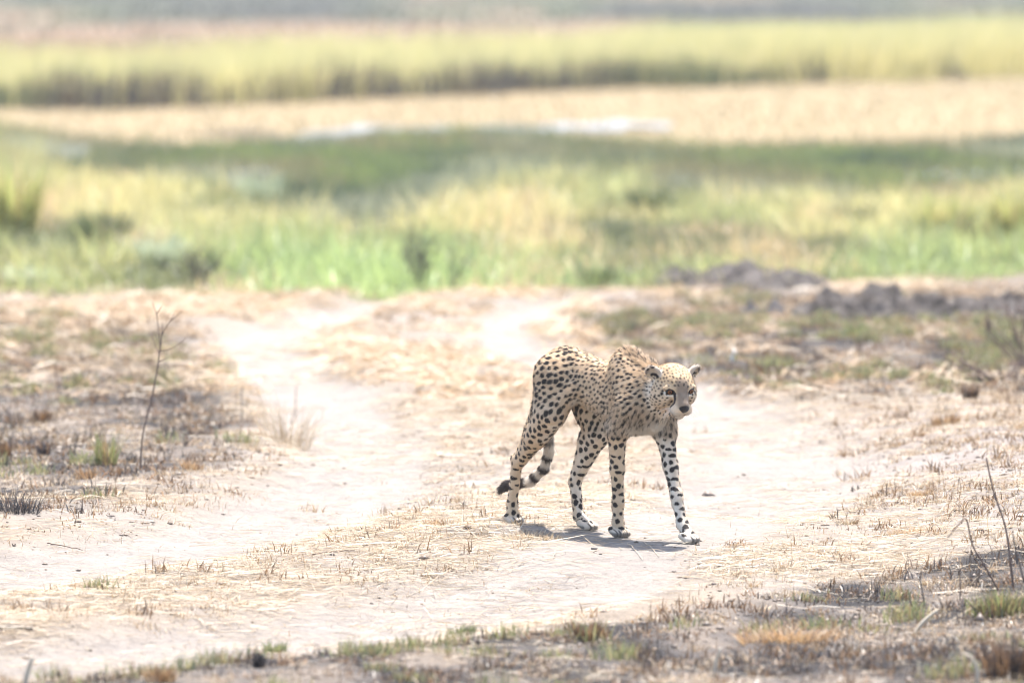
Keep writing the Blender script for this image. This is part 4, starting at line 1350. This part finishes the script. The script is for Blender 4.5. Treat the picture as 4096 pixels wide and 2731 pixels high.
def mound(name, lab, px0, px1, pyb, pyt, seed, mat, depth=None, peaks=((0.0, 1.0, 0.45),)):
    b = foot((px0 + px1) / 2, pyb)
    s = px_size(b)
    w, h = (px1 - px0) * s * 0.5, (pyb - pyt) * s
    dp = depth or w * 0.7
    n = 90
    X, Y = np.meshgrid(np.linspace(-1.15, 1.15, n), np.linspace(-1.15, 1.15, n), indexing='xy')
    x, y = X.ravel(), Y.ravel()
    z = np.zeros_like(x)
    for cx, hp, wd in peaks:
        z = np.maximum(z, hp * np.exp(-(((x - cx) / wd) ** 2 + (y / 0.55) ** 2)))
    ed = sstep(1.1, 0.7, np.hypot(x, y))
    cl = fbm(x * 4.5 + seed, y * 4.5, seed, 4); cl2 = fbm(x * 13 + seed, y * 13, seed + 5, 3)
    cl3 = fbm(x * 26 + seed, y * 26, seed + 9, 2)
    z = (z * (0.45 + 1.0 * cl) + 0.45 * (cl - 0.40) + 0.50 * (cl2 - 0.45) + 0.22 * (cl3 - 0.45)) * ed
    P = np.stack([x * w, y * dp, np.where(np.hypot(x, y) < 1.12, z * h, -0.05) - 0.06 * (1 - ed)], 1)
    i, j = np.meshgrid(np.arange(n - 1), np.arange(n - 1), indexing='ij')
    Fq = np.stack([i * n + j, i * n + j + 1, (i + 1) * n + j + 1, (i + 1) * n + j], -1).reshape(-1, 4)
    o = np_mesh(name, P, Fq, mat)
    o.location = (b[0], b[1] + dp * 0.6, b[2])
    tag(o, lab, 'mound')
    return o


mound('earth_mound', 'long low grey earth mound in front of the far green grass', 2560, 3420, 1158, 1075, 3, M_MOUND, 0.8, ((0.05, 1.0, 0.55), (-0.6, 0.7, 0.3)))
mound('earth_mound', 'peaked dark grey earth mound nearer than the long low one', 3100, 3900, 1290, 1142, 8, M_MOUND, 0.6, ((0.08, 1.0, 0.30), (-0.35, 0.5, 0.4), (0.5, 0.45, 0.4)))
mound('earth_mound', 'flat dark earth heap running out to the right edge', 3660, 4350, 1275, 1185, 15, M_MOUND, 0.6, ((0.0, 0.8, 0.6),))
mound('burnt_clods', 'low heap of black burnt clods left of the peaked mound', 2930, 3190, 1270, 1215, 21, M_BLACKEARTH, 0.28, ((-0.35, 1.0, 0.25), (0.35, 0.9, 0.25)))


# --- single tufts
def tuft(lab, px, py, wpx, hpx, n, cols, lean=(0.1, 1.0), bw=0.0035, az=None, name='grass_tuft', cat='grass tuft', mat=None):
    b = foot(px, py)
    s = px_size(b)
    w, h = wpx * s, hpx * s
    P = np.zeros((n, 3))
    P[:, 0] = np.clip(RNG.normal(0, 1, n), -1.6, 1.6) * w * 0.20; P[:, 1] = np.clip(RNG.normal(0, 1, n), -1.6, 1.6) * max(w * 0.16, 0.02)
    P[:, 2] = height(P[:, 0] + b[0], P[:, 1] + b[1]) - b[2] - 0.006
    hh = h * RNG.uniform(0.45, 1.08, n)
    a = np.arctan2(P[:, 1], P[:, 0]) + RNG.normal(0, 0.6, n) if az is None else RNG.normal(az, 0.7, n)
    o = blade_mesh(name, P, hh, RNG.uniform(0.6, 1.3, n) * bw, a, RNG.uniform(*lean, n), mixcol(n, cols, 0.15), mat or M_BLADE)
    o.location = b
    tag(o, lab, cat)
    return o


CHAR = [(0.028, 0.025, 0.027), (0.05, 0.042, 0.042), (0.020, 0.019, 0.021)]
BROWN = [(0.16, 0.085, 0.04), (0.24, 0.14, 0.07), (0.09, 0.055, 0.035)]
GB = [(0.15, 0.19, 0.06), (0.24, 0.22, 0.09), (0.22, 0.14, 0.07)]
tuft('large charred black tuft at the left edge above the pale track', 70, 2050, 250, 115, 230, CHAR, (0.1, 1.5), 0.0032)
tuft('green and brown grass tuft left of the dead sapling', 425, 1855, 110, 165, 120, GB, (0.05, 0.55), 0.004)
tuft('low green tuft touching the foot of the green and brown one', 330, 1850, 120, 70, 90, GREEN, (0.1, 0.9), 0.004)
tuft('wide pale spray of dry stems at the tip of the left verge', 1150, 1780, 260, 230, 150, STRAW, (0.1, 1.1), 0.003)
tuft('rust brown tuft standing at the left edge', 20, 1825, 60, 75, 130, BROWN, (0.0, 0.4), 0.005)
tuft('black stub of a burnt tuft near the left edge', 175, 1815, 70, 50, 110, CHAR + BROWN[:1], (0.0, 0.5), 0.005)
tuft('brown burnt tuft with a black foot on the left verge', 165, 1690, 110, 80, 150, BROWN + CHAR[:1], (0.0, 0.7), 0.005)
tuft('dark grassy stub just left of the sapling foot', 525, 1855, 70, 60, 90, CHAR, (0.1, 0.9), 0.003)
tuft('straw coloured tuft between sapling and left track', 770, 1880, 110, 60, 150, STRAW_OR, (0.1, 1.0), 0.004)
tuft('brown stubby tuft below the sapling', 345, 1915, 100, 60, 140, BROWN + STRAW_OR, (0.1, 0.9), 0.004)
tuft('rusty tuft in the middle strip behind the cheetah', 1955, 1535, 130, 50, 140, BROWN + STRAW_OR, (0.2, 1.1), 0.005)
tuft('dark reddish tuft at the right below the leafless bush', 3880, 1595, 80, 80, 170, BROWN + CHAR, (0.0, 0.8), 0.005)
tuft('wide reddish brown tuft on the dry slope at right', 3780, 1700, 150, 60, 190, BROWN + STRAW_OR, (0.1, 1.1), 0.005)
tuft('bright green tuft among the brush at the right edge', 4010, 1400, 150, 120, 150, GREEN, (0.1, 0.8), 0.006)
tuft('bright green tuft in front of the peaked mound', 3430, 1350, 120, 80, 130, GREEN, (0.1, 0.9), 0.006)
tuft('green tuft growing left of the black clods', 2830, 1290, 150, 60, 150, GREEN, (0.1, 1.0), 0.006)
tuft('small straw tuft left of the hind paws, the nearer to the paws', 1885, 2100, 70, 34, 110, STRAW_OR + BROWN[:1], (0.3, 1.4), 0.0035)
tuft('small straw tuft left of the hind paws, the farther from the paws', 1735, 2098, 110, 40, 140, STRAW_OR + BROWN[:1], (0.3, 1.4), 0.0035)
tuft('low drift of loose straw in front of the hind paw', 2125, 2150, 330, 46, 700, STRAW, (0.4, 2.2), 0.0028)
tuft('dark brown flat tuft behind the tail tip', 2015, 1800, 60, 24, 100, BROWN, (0.4, 1.6), 0.0035)
tuft('flat straw tuft on the grey bank at right', 3680, 1985, 130, 45, 190, STRAW_OR, (0.3, 1.3), 0.0035)
tuft('straw tuft with a dark foot right of the forepaw', 3390, 2095, 120, 40, 160, STRAW + BROWN[:1], (0.3, 1.3), 0.0035)
tuft('long low straw tuft at right below the flat one', 3640, 2130, 240, 36, 220, STRAW_OR, (0.4, 1.6), 0.0035)
tuft('black stump of a tuft in the green strip at the bottom', 1035, 2668, 60, 75, 150, CHAR, (0.0, 0.5), 0.005)
tuft('round green tuft with a dark side in the bottom strip', 1850, 2540, 130, 60, 200, GREEN + CHAR[:1], (0.1, 0.9), 0.004)
tuft('green tuft above the black stump at the bottom', 1100, 2605, 120, 60, 160, GREEN, (0.1, 0.9), 0.004)
tuft('brown frayed tuft in the blurred foreground right of the middle', 2360, 2560, 170, 110, 240, BROWN + CHAR[:1], (0.1, 0.8), 0.004)
tuft('large green and brown tuft in the right foreground corner', 4000, 2460, 280, 130, 320, GB + CHAR[:1], (0.1, 0.8), 0.004)
tuft('loose tan heap of flattened straw in the right foreground', 3150, 2560, 560, 90, 620, STRAW_OR, (0.5, 2.0), 0.004)
tuft('dark burnt tuft in the lower right corner', 4050, 2700, 300, 180, 420, CHAR + BROWN, (0.1, 0.8), 0.005)
tuft('brown tuft at the bottom edge left of the middle', 640, 2725, 160, 90, 170, BROWN + STRAW_OR, (0.1, 0.8), 0.004)


YG = [(0.40, 0.38, 0.14), (0.30, 0.33, 0.11), (0.46, 0.38, 0.18)]
DG = [(0.075, 0.095, 0.04), (0.10, 0.12, 0.05), (0.055, 0.07, 0.035)]
PG = [(0.30, 0.34, 0.22), (0.24, 0.28, 0.17), (0.36, 0.38, 0.27)]
tuft('tall yellow green reed clump at the left edge of the marsh', 40, 960, 300, 350, 420, YG, (0.05, 0.5), 0.016, name='reed_clump', cat='reed clump')
tuft('dark leafy clump in the lush grass at far left', 400, 1010, 260, 190, 380, DG, (0.1, 0.9), 0.016, name='leafy_clump', cat='plant')
tuft('pale grey green clump at the left edge by the dry land', 120, 1140, 280, 100, 320, PG, (0.2, 1.4), 0.012, name='leafy_clump', cat='plant')
tuft('pale silvery clump in the lush grass left of the middle', 640, 1080, 200, 180, 300, PG, (0.2, 1.2), 0.012, name='leafy_clump', cat='plant')
tuft('pale tall clump standing before the marsh left of the middle', 1040, 830, 180, 150, 240, PG, (0.1, 0.7), 0.018, name='reed_clump', cat='reed clump')
tuft('dark round clump in yellow grass right of the middle', 2600, 880, 190, 150, 340, DG, (0.1, 0.9), 0.020, name='leafy_clump', cat='plant')
tuft('low dark clump in lush grass behind the long grey mound', 2400, 1140, 180, 90, 240, DG, (0.1, 1.0), 0.014, name='leafy_clump', cat='plant')
tuft('dark green clump in the lush grass toward the right', 3400, 930, 220, 130, 340, DG, (0.1, 0.9), 0.018, name='leafy_clump', cat='plant')
tuft('tall yellow green clump near the right edge, left of two', 3780, 980, 230, 250, 380, YG, (0.05, 0.8), 0.016, name='reed_clump', cat='reed clump')
tuft('tall yellow green clump at the right edge, right of two', 4060, 1010, 220, 310, 400, YG, (0.05, 0.6), 0.016, name='reed_clump', cat='reed clump')
tuft('dark green and brown clump between the two tall right clumps', 3900, 1000, 180, 150, 300, DG + BROWN[1:2], (0.1, 0.9), 0.016, name='leafy_clump', cat='plant')


# --- single stalks and sticks
def stalk(name, lab, cat, pts, r0, r1, mat, dys=None, wob=0.0):
    b = foot(*pts[0])
    P = [b - np.array([0, 0, 0.02])] + [upright(b, *q, d) for q, d in zip(pts[1:], dys or [0.0] * len(pts))]
    o = tube(name, P, r0, r1, mat, None, b, wob, n=5, sides=6)
    o.location = b
    tag(o, lab, cat)
    return o


stalk('grass_stalk', 'tall dark leaning stalk near the right edge, taller of the crossing two', 'stalk', [(4056, 2345), (4040, 2230), (4020, 2100), (3974, 1964), (3945, 1830)], 0.0050, 0.0028, M_TWIG, [0, .02, .04, .06])
stalk('grass_stalk', 'bent stalk with a pale top at right, shorter of the crossing two', 'stalk', [(4005, 2358), (3935, 2256), (3891, 2180), (3866, 2078), (3840, 2092), (3790, 2150)], 0.0042, 0.0018, M_TWIG, [-.03, -.05, -.08, -.10, -.12])
stalk('grass_stalk', 'thin charred stalk upright in the green patch at lower right', 'stalk', [(3706, 2440), (3690, 2370), (3675, 2300)], 0.003, 0.0018, M_CHAR)
stalk('grass_stalk', 'short thin stalk right of the charred upright one at lower right', 'stalk', [(3840, 2400), (3841, 2350), (3840, 2285)], 0.0026, 0.0016, M_TWIG)
stalk('grass_stalk', 'slender stalk leaning in from the right edge of the foreground', 'stalk', [(4130, 2420), (4090, 2300), (4060, 2190), (4050, 2120)], 0.004, 0.002, M_CHAR)
stalk('burnt_stalk', 'short upright charred stem in front of the left track bend, left one of a pair', 'stem', [(972, 1687), (966, 1610), (969, 1545)], 0.0034, 0.0024, M_CHAR)
stalk('burnt_stalk', 'short upright charred stem in front of the left track bend, right one of a pair', 'stem', [(1180, 1672), (1182, 1610), (1186, 1540)], 0.0026, 0.0018, M_TWIG)
stalk('burnt_stalk', 'charred stem leaning left on the left verge', 'stem', [(245, 1585), (230, 1530), (219, 1457)], 0.0040, 0.0025, M_CHAR)
stalk('burnt_stalk', 'dark upright stem standing in the green growth behind the cheetah head', 'stem', [(3435, 1455), (3445, 1400), (3440, 1345)], 0.0050, 0.0025, M_CHAR)
stalk('bleached_stick', 'pale bleached stick poking up at the bottom left corner', 'stick', [(92, 2745), (112, 2680), (131, 2627)], 0.0105, 0.0065, M_BLEACH)
stalk('bleached_stick', 'pale upright dry blade in the blurred foreground right of the middle', 'stick', [(2854, 2705), (2862, 2650), (2882, 2593)], 0.0085, 0.0050, M_BLEACH)
stalk('bleached_stick', 'pale slanting stick in the right foreground', 'stick', [(3645, 2535), (3690, 2490), (3748, 2440)], 0.0080, 0.0055, M_BLEACH)
stalk('bleached_stick', 'yellowish bent blade at the bottom right', 'stick', [(3908, 2745), (3908, 2680), (3885, 2630), (3850, 2612)], 0.0075, 0.0045, M_BLEACH)


def lying(name, lab, cat, p0, p1, r, mat, lift=0.006):
    a, c = foot(*p0), foot(*p1)
    m = (a + c) / 2 + np.array([0, 0.02, 0])
    P = np.stack([a, m, c])
    P[:, 2] = height(P[:, 0], P[:, 1]) + r * 0.6 + lift
    o = tube(name, P, r, r * 0.6, mat, None, P[1], 0.0015, n=6)
    o.location = P[1]
    tag(o, lab, cat)


lying('charred_stick', 'dark charred stick lying flat at the lower left edge', 'stick', (-10, 2524), (130, 2518), 0.0085, M_CHAR)
lying('dry_straw', 'long straw lying slanted in front of the cheetah shadow, left of two', 'straw', (2510, 2180), (2570, 2235), 0.0017, M_DRYSTEM)
lying('dry_straw', 'long straw lying slanted in front of the cheetah shadow, right of two', 'straw', (2575, 2172), (2635, 2228), 0.0017, M_DRYSTEM)
lying('dry_stalk', 'thin dark stalk lying across the straw left of the cheetah', 'stalk', (1250, 2222), (1420, 2205), 0.0022, M_TWIG)
lying('dry_stalk', 'long bent stalk lying below the dead sapling', 'stalk', (190, 2170), (330, 2160), 0.0026, M_TWIG)


# --- bleached curled leaf behind the head
def curled_leaf():
    b = foot(2930, 1445)
    U = lambda x, y, d=0.0: upright(b, x, y, d)
    c = curve_pts([b, U(2926, 1425), U(2938, 1408, .01), U(2932, 1390, .02), U(2930, 1374, .03)], 5) - b
    n = len(c)
    w = 0.007 + 0.006 * np.sin(np.linspace(0, math.pi, n))
    tw = np.linspace(0.2, 1.6, n)
    sd = np.stack([np.cos(tw), np.sin(tw), np.zeros(n)], 1) * w[:, None]
    V = np.concatenate([c - sd, c + sd])
    Fq = np.array([[k, k + 1, n + k + 1, n + k] for k in range(n - 1)])
    o = np_mesh('dry_leaf', V, Fq, blade_leaf)
    o.location = b
    tag(o, 'white curled dry leaf standing behind the cheetah head', 'leaf')


_m = NT('bleached_leaf')
_b = _m.n('BsdfPrincipled', i_Base_Color=(0.62, 0.58, 0.52, 1), i_Roughness=0.7)
_m.link(_b.outputs[0], _m.out.inputs[0])
blade_leaf = _m.mat
curled_leaf()
tuft('wisp of pale bleached grass behind the left ear', 2790, 1465, 160, 75, 46, [(0.52, 0.48, 0.40), (0.6, 0.55, 0.47)], (0.6, 2.2), 0.0035, az=0.5)


# --- stones
def stone(lab, px, py, wpx, hpx, seed):
    b = foot(px, py)
    s = px_size(b)
    uu, vv = np.meshgrid(np.linspace(0.05, math.pi - 0.05, 9), np.linspace(0, 2 * math.pi, 14, endpoint=False), indexing='ij')
    D = np.stack([np.sin(uu) * np.cos(vv), np.sin(uu) * np.sin(vv), np.cos(uu)], -1).reshape(-1, 3)
    k = 0.8 + 0.5 * fbm(D[:, 0] * 1.7 + seed, D[:, 1] * 1.7 + D[:, 2] * 1.3, seed, 2)
    V = D * k[:, None] * np.array([wpx * s * 0.5, wpx * s * 0.42, hpx * s * 0.6])
    i, j = np.meshgrid(np.arange(8), np.arange(14), indexing='ij')
    Fq = np.stack([i * 14 + j, (i + 1) * 14 + j, (i + 1) * 14 + (j + 1) % 14, i * 14 + (j + 1) % 14], -1).reshape(-1, 4)
    o = np_mesh('stone', V, Fq, M_STONE, smooth=False)
    o.location = b + np.array([0, 0, hpx * s * 0.35])
    tag(o, lab, 'stone')


M_STONE = wood_material('field_stone', (0.12, 0.10, 0.09), (0.20, 0.17, 0.15))
stone('small dark stone lying in front of the cheetah shadow', 2376, 2196, 26, 11, 2)
stone('small brown pebble just below the dark stone', 2402, 2216, 12, 6, 5)
stone('small dark clod on the bare track right of the cheetah', 3285, 1770, 22, 11, 9)

# ---------------------------------------------------------------- dusty air
def haze():
    x, y0, y1, z0, z1 = 1100.0, -160.0, 1700.0, -1.3, 3.2
    V = np.array([[sx * x, y, z] for z in (z0, z1) for y in (y0, y1) for sx in (-1, 1)])
    Fq = np.array([[0, 2, 3, 1], [4, 5, 7, 6], [0, 1, 5, 4], [2, 6, 7, 3], [0, 4, 6, 2], [1, 3, 7, 5]])
    m = NT('dusty_air')
    v = m.n('VolumePrincipled')
    v.inputs['Color'].default_value = (0.98, 0.97, 0.95, 1)
    v.inputs['Density'].default_value = HAZE_DENSITY
    v.inputs['Anisotropy'].default_value = 0.0
    m.link(v.outputs[0], m.out.inputs['Volume'])
    o = np_mesh('haze', V, Fq, m.mat, smooth=False)
    tag(o, kind='stuff')


HAZE_DENSITY = 0.0004
haze()
